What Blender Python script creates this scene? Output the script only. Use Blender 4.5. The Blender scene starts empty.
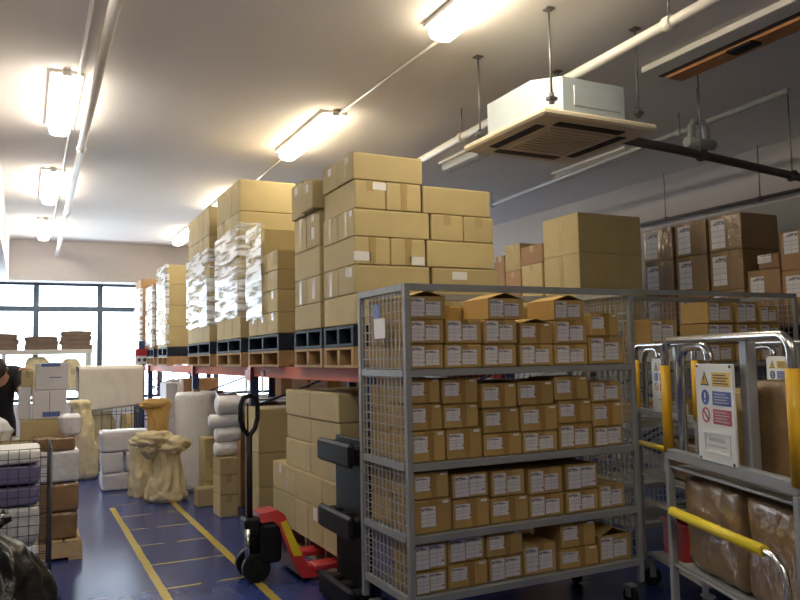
import bpy, bmesh, math, random
from mathutils import Vector, Matrix, noise
random.seed(7)
PI = math.pi
C = bpy.context.scene
COL = C.collection

# ------------------------------------------------------------------ camera
FPX = 755.0
def norm(v): return v.normalized()
v1 = norm(Vector((-375.0, -64.0, -FPX)))          # aisle direction in camera axes
upc = norm(Vector((1.0, 0.02, 0.0)).cross(v1))
if upc.y < 0: upc = -upc
xc = v1.cross(upc)
R = Matrix((xc, v1, upc))
cam = bpy.data.cameras.new('camera')
cam.sensor_width = 36.0
cam.lens = FPX / 800.0 * 36.0
cam.clip_start = 0.05
cam.clip_end = 200
camo = bpy.data.objects.new('camera', cam)
COL.objects.link(camo)
camo.matrix_world = Matrix.Translation((0, 0, 1.5)) @ R.to_4x4()
C.camera = camo

# ------------------------------------------------------------------ world and exposure
W = bpy.data.worlds.new('sky')
C.world = W
W.use_nodes = True
bg = W.node_tree.nodes['Background']
bg.inputs[0].default_value = (0.80, 0.90, 1.0, 1)
bg.inputs[1].default_value = 6.0
C.view_settings.view_transform = 'Standard'
C.view_settings.look = 'None'
C.view_settings.gamma = 1.0
C.view_settings.use_curve_mapping = False
C.view_settings.exposure = 1.0
LAMP_WARM = 17.0
LAMP_COOL = 16.0
C.cycles.max_bounces = 8
C.cycles.diffuse_bounces = 5
C.cycles.transparent_max_bounces = 16
C.cycles.use_denoising = True
C.cycles.sample_clamp_indirect = 6.0
C.cycles.caustics_reflective = False
C.cycles.caustics_refractive = False

# ------------------------------------------------------------------ materials
MATS = {}
def mat(name, col, rough=0.6, metal=0.0, var=0.0, nscale=8.0, bump=0.0, bscale=40.0, coat=0.0, rnd=0.0,
        emit=None, estr=0.0, spec=0.5, alpha=None):
    m = bpy.data.materials.new(name); m.use_nodes = True
    nt = m.node_tree; p = nt.nodes['Principled BSDF']
    p.inputs['Base Color'].default_value = (*col, 1)
    p.inputs['Roughness'].default_value = rough
    p.inputs['Metallic'].default_value = metal
    p.inputs['Specular IOR Level'].default_value = spec
    if coat: p.inputs['Coat Weight'].default_value = coat; p.inputs['Coat Roughness'].default_value = 0.12
    if emit:
        p.inputs['Emission Color'].default_value = (*emit, 1); p.inputs['Emission Strength'].default_value = estr
    tc = nt.nodes.new('ShaderNodeTexCoord')
    if var or rnd:
        n = nt.nodes.new('ShaderNodeTexNoise'); n.inputs['Scale'].default_value = nscale; n.inputs['Detail'].default_value = 4
        nt.links.new(tc.outputs['Object'], n.inputs['Vector'])
        hs = nt.nodes.new('ShaderNodeHueSaturation'); hs.inputs['Color'].default_value = (*col, 1)
        mr = nt.nodes.new('ShaderNodeMapRange')
        mr.inputs['From Min'].default_value = 0.3; mr.inputs['From Max'].default_value = 0.7
        mr.inputs['To Min'].default_value = 1 - var; mr.inputs['To Max'].default_value = 1 + var
        nt.links.new(n.outputs['Fac'], mr.inputs['Value'])
        val = mr.outputs['Result']
        if rnd:
            oi = nt.nodes.new('ShaderNodeObjectInfo')
            m2 = nt.nodes.new('ShaderNodeMapRange')
            m2.inputs['To Min'].default_value = 1 - rnd; m2.inputs['To Max'].default_value = 1 + rnd
            nt.links.new(oi.outputs['Random'], m2.inputs['Value'])
            mu = nt.nodes.new('ShaderNodeMath'); mu.operation = 'MULTIPLY'
            nt.links.new(val, mu.inputs[0]); nt.links.new(m2.outputs['Result'], mu.inputs[1])
            val = mu.outputs[0]
        nt.links.new(val, hs.inputs['Value'])
        nt.links.new(hs.outputs['Color'], p.inputs['Base Color'])
    if bump:
        n2 = nt.nodes.new('ShaderNodeTexNoise'); n2.inputs['Scale'].default_value = bscale; n2.inputs['Detail'].default_value = 3
        nt.links.new(tc.outputs['Object'], n2.inputs['Vector'])
        b = nt.nodes.new('ShaderNodeBump'); b.inputs['Strength'].default_value = bump; b.inputs['Distance'].default_value = 0.02
        nt.links.new(n2.outputs['Fac'], b.inputs['Height'])
        nt.links.new(b.outputs['Normal'], p.inputs['Normal'])
        if coat: nt.links.new(b.outputs['Normal'], p.inputs['Coat Normal'])
    MATS[name] = m
    return m
mat('carton', (0.50, 0.405, 0.205), 0.75, var=0.05, nscale=5, rnd=0.09)
mat('carton_kraft', (0.45, 0.30, 0.105), 0.7, var=0.07, nscale=6, rnd=0.14)
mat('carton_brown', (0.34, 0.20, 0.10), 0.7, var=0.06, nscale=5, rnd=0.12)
mat('tape', (0.42, 0.315, 0.145), 0.3, var=0.05)
mat('tape_kraft', (0.35, 0.21, 0.06), 0.3, var=0.05)
mat('parcel_wrap', (0.25, 0.15, 0.06), 0.45, coat=0.9, bump=0.9, bscale=9, var=0.15, nscale=3, rnd=0.08)
mat('white_wrap', (0.72, 0.72, 0.75), 0.3, coat=0.4, bump=0.7, bscale=12, rnd=0.05)
mat('paper', (0.80, 0.80, 0.80), 0.7)
mat('white_carton', (0.70, 0.69, 0.72), 0.65, var=0.03)
mat('blue_print', (0.10, 0.16, 0.42), 0.5)
mat('purple', (0.20, 0.18, 0.34), 0.5)
mat('red_dot', (0.35, 0.02, 0.03), 0.5)
mat('wood', (0.42, 0.27, 0.13), 0.75, var=0.18, nscale=14, rnd=0.06)
mat('wood_pale', (0.62, 0.45, 0.25), 0.7, var=0.12, nscale=14)
mat('plastic_dark', (0.020, 0.028, 0.050), 0.6, spec=0.25)
mat('plastic_black', (0.009, 0.009, 0.011), 0.55, spec=0.25)
mat('orange_steel', (0.56, 0.12, 0.045), 0.6, var=0.06, spec=0.25)
mat('blue_steel', (0.02, 0.035, 0.12), 0.4)
mat('red_steel', (0.45, 0.025, 0.03), 0.4)
mat('grey_steel', (0.33, 0.34, 0.35), 0.42, metal=0.35, var=0.05)
mat('grey_paint', (0.27, 0.285, 0.29), 0.5, var=0.06)
mat('chrome', (0.62, 0.63, 0.64), 0.22, metal=1.0)
mat('dark_wire', (0.10, 0.10, 0.11), 0.4, metal=0.5)
mat('wire_grey', (0.46, 0.46, 0.44), 0.45, metal=0.2)
mat('yellow', (0.74, 0.42, 0.015), 0.45)
mat('yellow_bright', (0.84, 0.66, 0.03), 0.45)
mat('yellow_label', (0.66, 0.50, 0.01), 0.5)
mat('sign_white', (0.72, 0.73, 0.70), 0.45)
mat('sign_blue', (0.02, 0.06, 0.33), 0.4)
mat('sign_red', (0.42, 0.02, 0.04), 0.4)
mat('sign_yellow', (0.75, 0.46, 0.02), 0.4)
mat('sign_black', (0.03, 0.03, 0.03), 0.5)
mat('sign_grey', (0.38, 0.38, 0.38), 0.5)
mat('sack', (0.74, 0.63, 0.38), 0.75, var=0.06, nscale=20, bump=0.5, bscale=22, rnd=0.04)
mat('sack_orange', (0.58, 0.36, 0.11), 0.8, var=0.06, bump=0.4, bscale=30)
mat('sheet', (0.70, 0.66, 0.57), 0.8, bump=0.3, bscale=8)
mat('bin_bag', (0.010, 0.010, 0.011), 0.28, bump=0.6, bscale=14)
mat('black_cloth', (0.012, 0.012, 0.016), 0.85)
mat('skin', (0.50, 0.28, 0.19), 0.55)
mat('hair', (0.012, 0.010, 0.009), 0.5)
mat('bubble', (0.88, 0.88, 0.86), 0.3, bump=1.0, bscale=55, coat=0.3)
mat('foam', (0.88, 0.88, 0.88), 0.5, bump=0.4, bscale=25)
mat('ac_metal', (0.50, 0.57, 0.62), 0.35, metal=0.25)
mat('ac_panel', (0.66, 0.58, 0.44), 0.5)
mat('pipe_white', (0.66, 0.63, 0.58), 0.4)
mat('pipe_dark', (0.05, 0.035, 0.035), 0.6)
mat('rod', (0.16, 0.15, 0.15), 0.4, metal=0.6)
mat('lamp_body', (0.70, 0.68, 0.64), 0.5)
mat('lamp_warm', (0.9, 0.9, 0.9), 0.4, emit=(1.0, 0.86, 0.62), estr=LAMP_WARM)
mat('lamp_cool', (0.9, 0.9, 0.9), 0.4, emit=(1.0, 0.92, 0.80), estr=LAMP_COOL)
mat('lamp_off', (0.45, 0.45, 0.43), 0.35)
mat('ceiling', (0.70, 0.66, 0.62), 0.85, var=0.03, nscale=1.2)
mat('wall', (0.62, 0.58, 0.55), 0.85, var=0.02, nscale=1.5)
mat('wall_dimmed', (0.40, 0.37, 0.36), 0.85, var=0.02)  # wall colour darkened to stand in for weaker light
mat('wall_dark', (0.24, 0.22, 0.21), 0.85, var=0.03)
mat('window_metal', (0.07, 0.10, 0.13), 0.45)
mat('cardboard_flat', (0.20, 0.14, 0.10), 0.8, var=0.1, rnd=0.12)
mat('board', (0.48, 0.22, 0.08), 0.6, var=0.15, nscale=10)

def brick_label():
    m = bpy.data.materials.new('label_sheet'); m.use_nodes = True
    nt = m.node_tree; p = nt.nodes['Principled BSDF']; p.inputs['Roughness'].default_value = 0.6
    tc = nt.nodes.new('ShaderNodeTexCoord'); sx = nt.nodes.new('ShaderNodeSeparateXYZ'); cx = nt.nodes.new('ShaderNodeCombineXYZ')
    ad = nt.nodes.new('ShaderNodeMath'); ad.operation = 'ADD'
    nt.links.new(tc.outputs['Generated'], sx.inputs[0])
    nt.links.new(sx.outputs['X'], ad.inputs[0]); nt.links.new(sx.outputs['Y'], ad.inputs[1])
    nt.links.new(ad.outputs[0], cx.inputs['X']); nt.links.new(sx.outputs['Z'], cx.inputs['Y'])
    br = nt.nodes.new('ShaderNodeTexBrick')
    br.inputs['Color1'].default_value = (0.74, 0.73, 0.76, 1); br.inputs['Color2'].default_value = (0.66, 0.65, 0.69, 1)
    br.inputs['Mortar'].default_value = (0.48, 0.46, 0.50, 1)
    br.inputs['Scale'].default_value = 1.0; br.inputs['Mortar Size'].default_value = 0.016
    br.inputs['Brick Width'].default_value = 0.5; br.inputs['Row Height'].default_value = 0.2
    br.offset = 0.0
    nt.links.new(cx.outputs[0], br.inputs['Vector'])
    nn = nt.nodes.new('ShaderNodeTexNoise'); nn.inputs['Scale'].default_value = 7; nn.inputs['Detail'].default_value = 1
    m3 = nt.nodes.new('ShaderNodeMapping'); m3.inputs['Scale'].default_value = (2.2, 2.0, 1)
    nt.links.new(cx.outputs[0], m3.inputs[0]); nt.links.new(m3.outputs[0], nn.inputs['Vector'])
    def MM(op, a, v):
        q = nt.nodes.new('ShaderNodeMath'); q.operation = op
        nt.links.new(a, q.inputs[0])
        if isinstance(v, float): q.inputs[1].default_value = v
        else: nt.links.new(v, q.inputs[1])
        return q.outputs[0]
    head = MM('MULTIPLY', MM('GREATER_THAN', sx.outputs['Z'], .80), MM('LESS_THAN', sx.outputs['Z'], .92))
    head = MM('MULTIPLY', MM('MULTIPLY', head, MM('GREATER_THAN', nn.outputs['Fac'], .47)), MM('LESS_THAN', ad.outputs[0], .8))
    mxx = nt.nodes.new('ShaderNodeMix'); mxx.data_type = 'RGBA'; mxx.inputs[7].default_value = (.10, .09, .11, 1)
    nt.links.new(head, mxx.inputs[0]); nt.links.new(br.outputs['Color'], mxx.inputs[6])
    nt.links.new(mxx.outputs[2], p.inputs['Base Color'])
    MATS['label_sheet'] = m
brick_label()

def film_mat():
    m = bpy.data.materials.new('stretch_film'); m.use_nodes = True
    nt = m.node_tree; p = nt.nodes['Principled BSDF']
    p.inputs['Base Color'].default_value = (0.88, 0.94, 1.0, 1); p.inputs['Roughness'].default_value = 0.3
    p.inputs['Specular IOR Level'].default_value = 0.9
    tc = nt.nodes.new('ShaderNodeTexCoord'); mp = nt.nodes.new('ShaderNodeMapping')
    mp.inputs['Scale'].default_value = (1.2, 1.2, 10.0); mp.inputs['Rotation'].default_value = (0.5, 0, 0)
    n = nt.nodes.new('ShaderNodeTexNoise'); n.inputs['Scale'].default_value = 1.7; n.inputs['Detail'].default_value = 6
    n.inputs['Distortion'].default_value = 0.25
    nt.links.new(tc.outputs['Object'], mp.inputs[0]); nt.links.new(mp.outputs[0], n.inputs['Vector'])
    r = nt.nodes.new('ShaderNodeMapRange'); r.inputs['From Min'].default_value = 0.38; r.inputs['From Max'].default_value = 0.56
    r.inputs['To Min'].default_value = 0.06; r.inputs['To Max'].default_value = 0.88  # pale streaks in the opacity also stand in for window glare
    nt.links.new(n.outputs['Fac'], r.inputs['Value']); nt.links.new(r.outputs['Result'], p.inputs['Alpha'])
    b = nt.nodes.new('ShaderNodeBump'); b.inputs['Strength'].default_value = 0.35; b.inputs['Distance'].default_value = 0.02
    nt.links.new(n.outputs['Fac'], b.inputs['Height']); nt.links.new(b.outputs['Normal'], p.inputs['Normal'])
    MATS['stretch_film'] = m
film_mat()

def glass_mat():
    m = bpy.data.materials.new('window_glass'); m.use_nodes = True
    nt = m.node_tree; nt.nodes.clear()
    o = nt.nodes.new('ShaderNodeOutputMaterial'); mx = nt.nodes.new('ShaderNodeMixShader')
    t = nt.nodes.new('ShaderNodeBsdfTransparent'); g = nt.nodes.new('ShaderNodeBsdfGlossy'); g.inputs['Roughness'].default_value = 0.02
    t.inputs[0].default_value = (0.93, 0.96, 0.97, 1)
    mx.inputs[0].default_value = 0.06
    nt.links.new(t.outputs[0], mx.inputs[1]); nt.links.new(g.outputs[0], mx.inputs[2]); nt.links.new(mx.outputs[0], o.inputs[0])
    MATS['glass'] = m
glass_mat()

def floor_mat():
    m = bpy.data.materials.new('floor_epoxy'); m.use_nodes = True
    nt = m.node_tree; p = nt.nodes['Principled BSDF']
    L = nt.links.new
    tc = nt.nodes.new('ShaderNodeTexCoord'); s = nt.nodes.new('ShaderNodeSeparateXYZ')
    wob = nt.nodes.new('ShaderNodeTexNoise'); wob.inputs['Scale'].default_value = 9; wob.inputs['Detail'].default_value = 4
    L(tc.outputs['Object'], wob.inputs['Vector'])
    va = nt.nodes.new('ShaderNodeVectorMath'); va.operation = 'MULTIPLY_ADD'
    va.inputs[1].default_value = (0.02, 0.02, 0); va.inputs[2].default_value = (-0.01, -0.01, 0)
    L(wob.outputs['Color'], va.inputs[0])
    vb = nt.nodes.new('ShaderNodeVectorMath'); vb.operation = 'ADD'
    L(tc.outputs['Object'], vb.inputs[0]); L(va.outputs[0], vb.inputs[1]); L(vb.outputs[0], s.inputs[0])
    def M(op, a, b=None, c=None):
        n = nt.nodes.new('ShaderNodeMath'); n.operation = op
        for i, v in enumerate((a, b, c)):
            if v is None: continue
            if isinstance(v, (int, float)): n.inputs[i].default_value = v
            else: L(v, n.inputs[i])
        return n.outputs[0]
    def band(src, c, w):                               # 1 within w of c
        return M('LESS_THAN', M('ABSOLUTE', M('SUBTRACT', src, c)), w)
    x, y = s.outputs['X'], s.outputs['Y']
    l1 = M('MULTIPLY', band(x, 0.83, 0.028), M('LESS_THAN', y, 8.45)); l2 = band(x, 1.43, 0.030)
    yy = M('ABSOLUTE', M('SUBTRACT', M('FRACT', M('DIVIDE', M('SUBTRACT', y, 5.29 - 0.3275), 0.655)), 0.5))
    cross = M('LESS_THAN', yy, 0.02)
    inside = M('MULTIPLY', M('GREATER_THAN', x, 0.83), M('LESS_THAN', x, 1.43))
    seam = M('LESS_THAN', yy, 0.009)
    outside = M('LESS_THAN', x, 0.83)
    n2 = nt.nodes.new('ShaderNodeTexNoise'); n2.inputs['Scale'].default_value = 5; n2.inputs['Detail'].default_value = 6
    L(tc.outputs['Object'], n2.inputs['Vector'])
    worn = M('GREATER_THAN', n2.outputs['Fac'], 0.42)
    worn2 = M('GREATER_THAN', n2.outputs['Fac'], 0.53)
    yel = M('MAXIMUM', M('MAXIMUM', l1, l2), M('MULTIPLY', M('MULTIPLY', cross, inside), worn))
    pale = M('MULTIPLY', M('MULTIPLY', seam, outside), worn2)
    base = nt.nodes.new('ShaderNodeMix'); base.data_type = 'RGBA'
    base.inputs[6].default_value = (0.026, 0.045, 0.185, 1); base.inputs[7].default_value = (0.034, 0.055, 0.21, 1)
    L(n2.outputs['Fac'], base.inputs[0])
    m1 = nt.nodes.new('ShaderNodeMix'); m1.data_type = 'RGBA'; m1.inputs[7].default_value = (0.19, 0.16, 0.10, 1)
    L(pale, m1.inputs[0]); L(base.outputs[2], m1.inputs[6])
    m2 = nt.nodes.new('ShaderNodeMix'); m2.data_type = 'RGBA'; m2.inputs[7].default_value = (0.52, 0.40, 0.08, 1)
    L(yel, m2.inputs[0]); L(m1.outputs[2], m2.inputs[6])
    L(m2.outputs[2], p.inputs['Base Color'])
    rr = nt.nodes.new('ShaderNodeMapRange'); rr.inputs['To Min'].default_value = 0.20; rr.inputs['To Max'].default_value = 0.27
    L(n2.outputs['Fac'], rr.inputs['Value']); L(rr.outputs['Result'], p.inputs['Roughness'])
    p.inputs['Specular IOR Level'].default_value = 0.6
    p.inputs['Specular Tint'].default_value = (0.55, 0.74, 1.0, 1)
    MATS['floor'] = m
floor_mat()

# ------------------------------------------------------------------ mesh helpers
def bm_new(): return bmesh.new()
def box(bm, x0, y0, z0, x1, y1, z1, mi=0, bev=0.0):
    r = bmesh.ops.create_cube(bm, size=1.0)
    vs = r['verts']
    for v in vs:
        v.co = Vector(((x0 + x1) / 2 + v.co.x * (x1 - x0), (y0 + y1) / 2 + v.co.y * (y1 - y0), (z0 + z1) / 2 + v.co.z * (z1 - z0)))
    fs = {f for v in vs for f in v.link_faces}
    for f in fs: f.material_index = mi
    if bev > 0:
        es = {e for f in fs for e in f.edges}
        r2 = bmesh.ops.bevel(bm, geom=list(es), offset=bev, segments=1, affect='EDGES', profile=0.5)
        for f in r2['faces']: f.material_index = mi
    return vs
def tube(bm, pts, r, n=8, mi=0, caps=True, radii=None):
    pts = [Vector(p) for p in pts]
    rings = []
    prev = None
    for i, p in enumerate(pts):
        if i == 0: d = pts[1] - p
        elif i == len(pts) - 1: d = p - pts[i - 1]
        else: d = (pts[i + 1] - p).normalized() + (p - pts[i - 1]).normalized()
        d.normalize()
        if prev is None:
            a = Vector((0, 0, 1)) if abs(d.z) < 0.9 else Vector((1, 0, 0))
            u = d.cross(a).normalized()
        else:
            u = (prev - d * prev.dot(d)).normalized()
        prev = u
        w = d.cross(u)
        rr = radii[i] if radii else r
        rings.append([bm.verts.new(p + (u * math.cos(2 * PI * k / n + PI / 4) + w * math.sin(2 * PI * k / n + PI / 4)) * rr) for k in range(n)])
    for a, b in zip(rings, rings[1:]):
        for k in range(n):
            f = bm.faces.new((a[k], a[(k + 1) % n], b[(k + 1) % n], b[k])); f.material_index = mi; f.smooth = n > 5
    if caps:
        f = bm.faces.new(list(reversed(rings[0]))); f.material_index = mi
        f = bm.faces.new(rings[-1]); f.material_index = mi
def arc(c, a0, a1, r, ux, uy, n=6):
    c = Vector(c); ux = Vector(ux); uy = Vector(uy)
    return [c + ux * (r * math.cos(a0 + (a1 - a0) * i / n)) + uy * (r * math.sin(a0 + (a1 - a0) * i / n)) for i in range(n + 1)]
def cyl(bm, p0, p1, r, n=16, mi=0): tube(bm, [p0, p1], r, n, mi)
def obj(name, bm, mats, parent=None, loc=None, rotz=0.0, smooth=False):
    me = bpy.data.meshes.new(name)
    bmesh.ops.recalc_face_normals(bm, faces=bm.faces)
    if smooth:
        for f in bm.faces: f.smooth = True
    bm.to_mesh(me); bm.free()
    for mn in ([mats] if isinstance(mats, str) else mats): me.materials.append(MATS[mn])
    o = bpy.data.objects.new(name, me)
    COL.objects.link(o)
    if parent: o.parent = parent
    if loc is not None: o.location = loc
    o.rotation_euler = (0, 0, rotz)
    return o
def tag(o, label, cat, group=None, kind=None):
    if label: o['label'] = label
    if cat: o['category'] = cat
    if group: o['group'] = group
    if kind: o['kind'] = kind
    return o
def thing(name, label, cat, loc=(0, 0, 0), rotz=0.0, group=None):
    o = bpy.data.objects.new(name, None); COL.objects.link(o)
    o.empty_display_size = 0.1
    o.location = loc; o.rotation_euler = (0, 0, rotz)
    return tag(o, label, cat, group)
def struct(name, bm, m, label=None):
    o = obj(name, bm, m); o['kind'] = 'structure'
    if label: o['label'] = label
    return o

# ------------------------------------------------------------------ room shell
XL, XR, YB, YF, ZC = -2.6, 7.5, -3.0, 16.2, 3.8
b = bm_new(); box(b, XL - .2, YB - .2, -0.1, XR + .2, YF + .2, 0); struct('floor', b, 'floor')
b = bm_new(); box(b, XL - .2, YB - .2, ZC, XR + .2, YF + .2, ZC + .15); struct('ceiling', b, 'ceiling')
b = bm_new(); box(b, XL - .15, YB - .1, 0, XL, YF + .1, ZC); struct('wall_left', b, 'wall')
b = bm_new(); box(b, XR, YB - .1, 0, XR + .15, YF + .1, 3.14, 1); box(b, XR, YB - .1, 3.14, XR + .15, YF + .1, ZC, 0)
struct('wall_right', b, ['wall_dimmed', 'wall_dark'])  # upper band: lack of light put into the colour
b = bm_new(); box(b, XL - .1, YB - .15, 0, XR + .1, YB, ZC); struct('wall_back', b, 'wall_dark')
b = bm_new(); box(b, XL, 16.0, 3.06, XR, 16.15, ZC); box(b, XL, 16.0, 0, XR, 16.15, 0.75); box(b, 6.2, 16.0, .75, XR, 16.15, 3.06)
struct('wall_far', b, 'wall')
b = bm_new(); box(b, XL, 15.5, 3.05, XR, 15.998, ZC - .001); struct('trim_1', b, 'wall_dimmed', 'dimmed downstand beam above the far windows')  # beam colour darkened to offset the strong lamp beside it
b = bm_new(); box(b, -0.75, YB, 3.02, -0.29, 15.498, ZC - .001); struct('trim_2', b, 'wall', 'long boxed beam running beside the lamps')
# far windows: four bays
bays = [(-2.55, -0.95), (-0.95, 0.175), (0.175, 1.315), (1.315, 2.46), (2.46, 3.6), (3.6, 4.9), (4.9, 6.15)]
for i, (a, c_) in enumerate(bays):
    b = bm_new(); w = 0.05
    box(b, a, 15.99, 0.78, a + w, 16.07, 3.06); box(b, c_ - w, 15.99, 0.78, c_, 16.07, 3.06)
    box(b, a + w, 15.99, 3.0, c_ - w, 16.07, 3.06); box(b, a + w, 15.99, 0.78, c_ - w, 16.07, 0.84)
    box(b, a + w, 15.99, 2.50, c_ - w, 16.07, 2.60)
    f = struct('window_%d' % (i + 1), b, 'window_metal', 'dark framed window')
    b = bm_new(); box(b, a + w, 16.02, 2.60, c_ - w, 16.026, 3.0); box(b, a + w, 16.02, .84, c_ - w, 16.026, 2.50)
    obj('glass_pane', b, 'glass', f)

# ------------------------------------------------------------------ ceiling lamps
def lamp(x, y0, y1, m, label, on=True):
    t = thing('ceiling_light', label, 'ceiling light', (x, (y0 + y1) / 2, ZC), 0, 'fluorescent battens on the ceiling')
    h = (y1 - y0) / 2
    b = bm_new(); box(b, -.125, -h - .01, -.03, .125, h + .01, -.001, bev=.006); obj('housing', b, 'lamp_body', t)
    b = bm_new()
    prof = [(-.082, -.031), (-.092, -.07), (-.075, -.105), (-.03, -.118), (.03, -.118), (.075, -.105), (.092, -.07), (.082, -.031)]
    r0 = [b.verts.new((px, -h + .012, pz)) for px, pz in prof]; r1 = [b.verts.new((px, h - .012, pz)) for px, pz in prof]
    for k in range(len(prof)):
        b.faces.new((r0[k], r0[(k + 1) % 8], r1[(k + 1) % 8], r1[k]))
    b.faces.new(r0); b.faces.new(r1[::-1])
    obj('diffuser', b, m, t)
    for s in (-1, 1):
        b = bm_new(); box(b, -.035, s * (h + .02) - .026, -.055, .035, s * (h + .02) + .026, -.001, bev=.006); obj('end_cap', b, 'lamp_body', t)
    return t
for i, (y0, y1, lb) in enumerate([(-.75, .75, 'added batten lamp behind the camera for front fill light'), (2.95, 4.25, 'lit ceiling batten lamp nearest the camera beside the boxed beam'),  # first lamp is unseen, added as frontal fill
                                  (6.35, 7.85, 'largest lit batten lamp of the row beside the boxed beam'),
                                  (9.66, 11.35, 'lit batten lamp second along the row beside the boxed beam'),
                                  (13.05, 14.75, 'lit batten lamp nearest the windows beside the boxed beam')]):
    lamp(0.262, y0, y1, 'lamp_cool', lb)
for y0, y1, lb in [(-2.4, -0.9, 'added batten lamp far behind the camera for warm front light'), (2.95, 4.45, 'lit batten lamp cut by the top edge near the air conditioner'),  # first lamp is unseen, added to light the fronts of cage and boxes
                   (6.45, 7.9, 'lit batten lamp above the uncovered box stack, fully visible'),
                   (9.9, 11.35, 'lit batten lamp hidden behind the tall wrapped box stack'),
                   (13.1, 14.6, 'small distant lit lamp beside the tall wrapped cartons')]:
    lamp(2.56, y0, y1, 'lamp_warm', lb)
lamp(6.09, 6.3, 7.6, 'lamp_off', 'unlit batten lamp beyond the hanging air conditioner')
lamp(4.50, 6.9, 7.7, 'lamp_off', 'unlit batten lamp just under the air conditioner panel edge')

def pipe(name, pts, r, m, label, cat='pipe', clips=(), clipmat=None, group=None):
    t = thing(name, label, cat, pts[0], 0, group)
    b = bm_new(); o0 = Vector(pts[0])
    tube(b, [Vector(p) - o0 for p in pts], r, 10); obj('tube', b, m, t)
    for c_ in clips:
        b = bm_new(); p = Vector(c_) - o0
        cyl(b, p + Vector((0, -.03, 0)), p + Vector((0, .03, 0)), r * 1.35, 10); obj('coupling', b, clipmat or m, t)
        b = bm_new(); cyl(b, p + Vector((0, 0, r)), (p.x, p.y, ZC - o0.z - .001), .006, 6); obj('hanger', b, 'rod', t)
    return t
pipe('sprinkler_pipe', [(0.43, 2.0, 3.62), (0.47, 8.4, 3.62), (0.52, 15.1, 3.62), (0.50, 15.35, 3.50)], .035, 'pipe_white',
     'white pipe running lengthwise along the boxed beam lamps', clips=[(.44, 3.6, 3.62), (.47, 8.0, 3.62), (.495, 11.6, 3.62)])
pipe('conduit', [(0.33, 2.0, 3.775), (.345, 5.2, 3.775), (.36, 9.0, 3.775), (.38, 14.9, 3.775)], .012, 'pipe_white', 'thin grey conduit feeding the boxed beam lamps', 'conduit')
pipe('conduit', [(2.66, 4.4, 3.78), (2.60, 6.5, 3.78)], .012, 'pipe_white', 'thin conduit joining the two big warm lamps', 'conduit')
pipe('conduit', [(2.60, 7.9, 3.78), (2.62, 9.95, 3.78)], .012, 'pipe_white', 'thin conduit from the middle warm lamp towards the stacked boxes', 'conduit')
pipe('sprinkler_pipe', [(3.52, 2.4, 3.52), (3.56, 4.6, 3.52), (3.66, 7.4, 3.52)], .036, 'pipe_white',
     'white pipe passing above the hanging air conditioner', clips=[(3.535, 3.3, 3.52), (3.61, 5.9, 3.52)])
pipe('wall_pipe', [(7.38, 4.4, 3.19), (7.38, 9.5, 3.2)], .02, 'pipe_dark', 'dark pipe along the side wall above the brown cartons', clips=[(7.38, 5.7, 3.19), (7.38, 7.1, 3.2)])
pipe('sprinkler_pipe', [(5.6, 4.0, 3.62), (5.68, 6.2, 3.6), (5.9, 9.6, 3.6)], .028, 'grey_paint', 'grey pipe beyond the air conditioner with an elbow', clips=[(5.64, 5.2, 3.61), (5.85, 8.8, 3.6)])
pipe('drain_pipe', [(4.06, 4.30, 3.12), (4.6, 4.30, 3.10), (5.4, 4.30, 3.05), (6.9, 4.30, 2.95)], .035, 'pipe_dark', 'thick dark drain pipe sloping away from the air conditioner',
     clips=[(4.9, 4.3, 3.08), (6.0, 4.3, 3.01)])
# valve cluster hanging by the drain pipe
t = thing('pipe_valve', 'pale valve cluster on hanging rod above the dark drain pipe', 'valve', (5.25, 4.62, 3.3))
b = bm_new(); tube(b, [(-.10, 0, 0), (-.10, 0, .14), (-.06, 0, .19), (.04, 0, .19), (.08, 0, .14), (.08, 0, -.02)], .032, 10); obj('bent_tube', b, 'grey_paint', t)
b = bm_new(); cyl(b, (-.16, 0, .0), (.16, 0, .0), .045, 12); obj('valve_body', b, 'grey_paint', t)
b = bm_new(); cyl(b, (0, 0, .2), (0, 0, .498), .008, 6); obj('hanger_rod', b, 'rod', t)
# ceiling trunking with a wooden board
t = thing('cable_trunking', 'ceiling trunking edged by a brown wooden board', 'trunking', (4.6, 3.6, ZC))
b = bm_new(); box(b, -.16, -1.6, -.05, .02, .86, -.001, bev=.006); obj('tray', b, 'lamp_body', t)
b = bm_new(); box(b, .03, -1.6, -.05, .07, .86, -.001); obj('dark_channel', b, 'pipe_dark', t)
b = bm_new(); box(b, .08, -1.6, -.07, .25, .82, -.001); obj('wooden_board', b, 'board', t)
b = bm_new(); box(b, .06, .0, -.09, .17, .22, -.071); obj('black_clip', b, 'plastic_black', t)

# ------------------------------------------------------------------ cassette air conditioner
t = thing('air_conditioner', 'hanging ceiling cassette air conditioner with cream grille panel', 'air conditioner', (3.48, 4.36, 3.05))
b = bm_new()
prof = [(-.42, -.27), (-.27, -.42), (.27, -.42), (.42, -.27), (.42, .27), (.27, .42), (-.27, .42), (-.42, .27)]
lo = [b.verts.new((x, y, .06)) for x, y in prof]; hi = [b.verts.new((x, y, .31)) for x, y in prof]
for k in range(8): b.faces.new((lo[k], lo[(k + 1) % 8], hi[(k + 1) % 8], hi[k]))
b.faces.new(lo[::-1]); b.faces.new(hi)
cas = obj('casing', b, 'ac_metal', t)
b = bm_new(); box(b, -.18, -.428, .12, .22, -.42, .26, bev=.003); obj('access_plate', b, 'ac_metal', cas)
b = bm_new(); box(b, -.5, -.5, 0, .5, .5, .05, bev=.015)
pan = obj('grille_panel', b, 'ac_panel', t)
b = bm_new(); box(b, -.27, -.27, -.012, .27, .27, -.001, bev=.004)
for k in range(9): box(b, -.24, -.235 + k * .055, -.02, .24, -.215 + k * .055, -.012)
obj('return_grille', b, 'ac_panel', pan)
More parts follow.
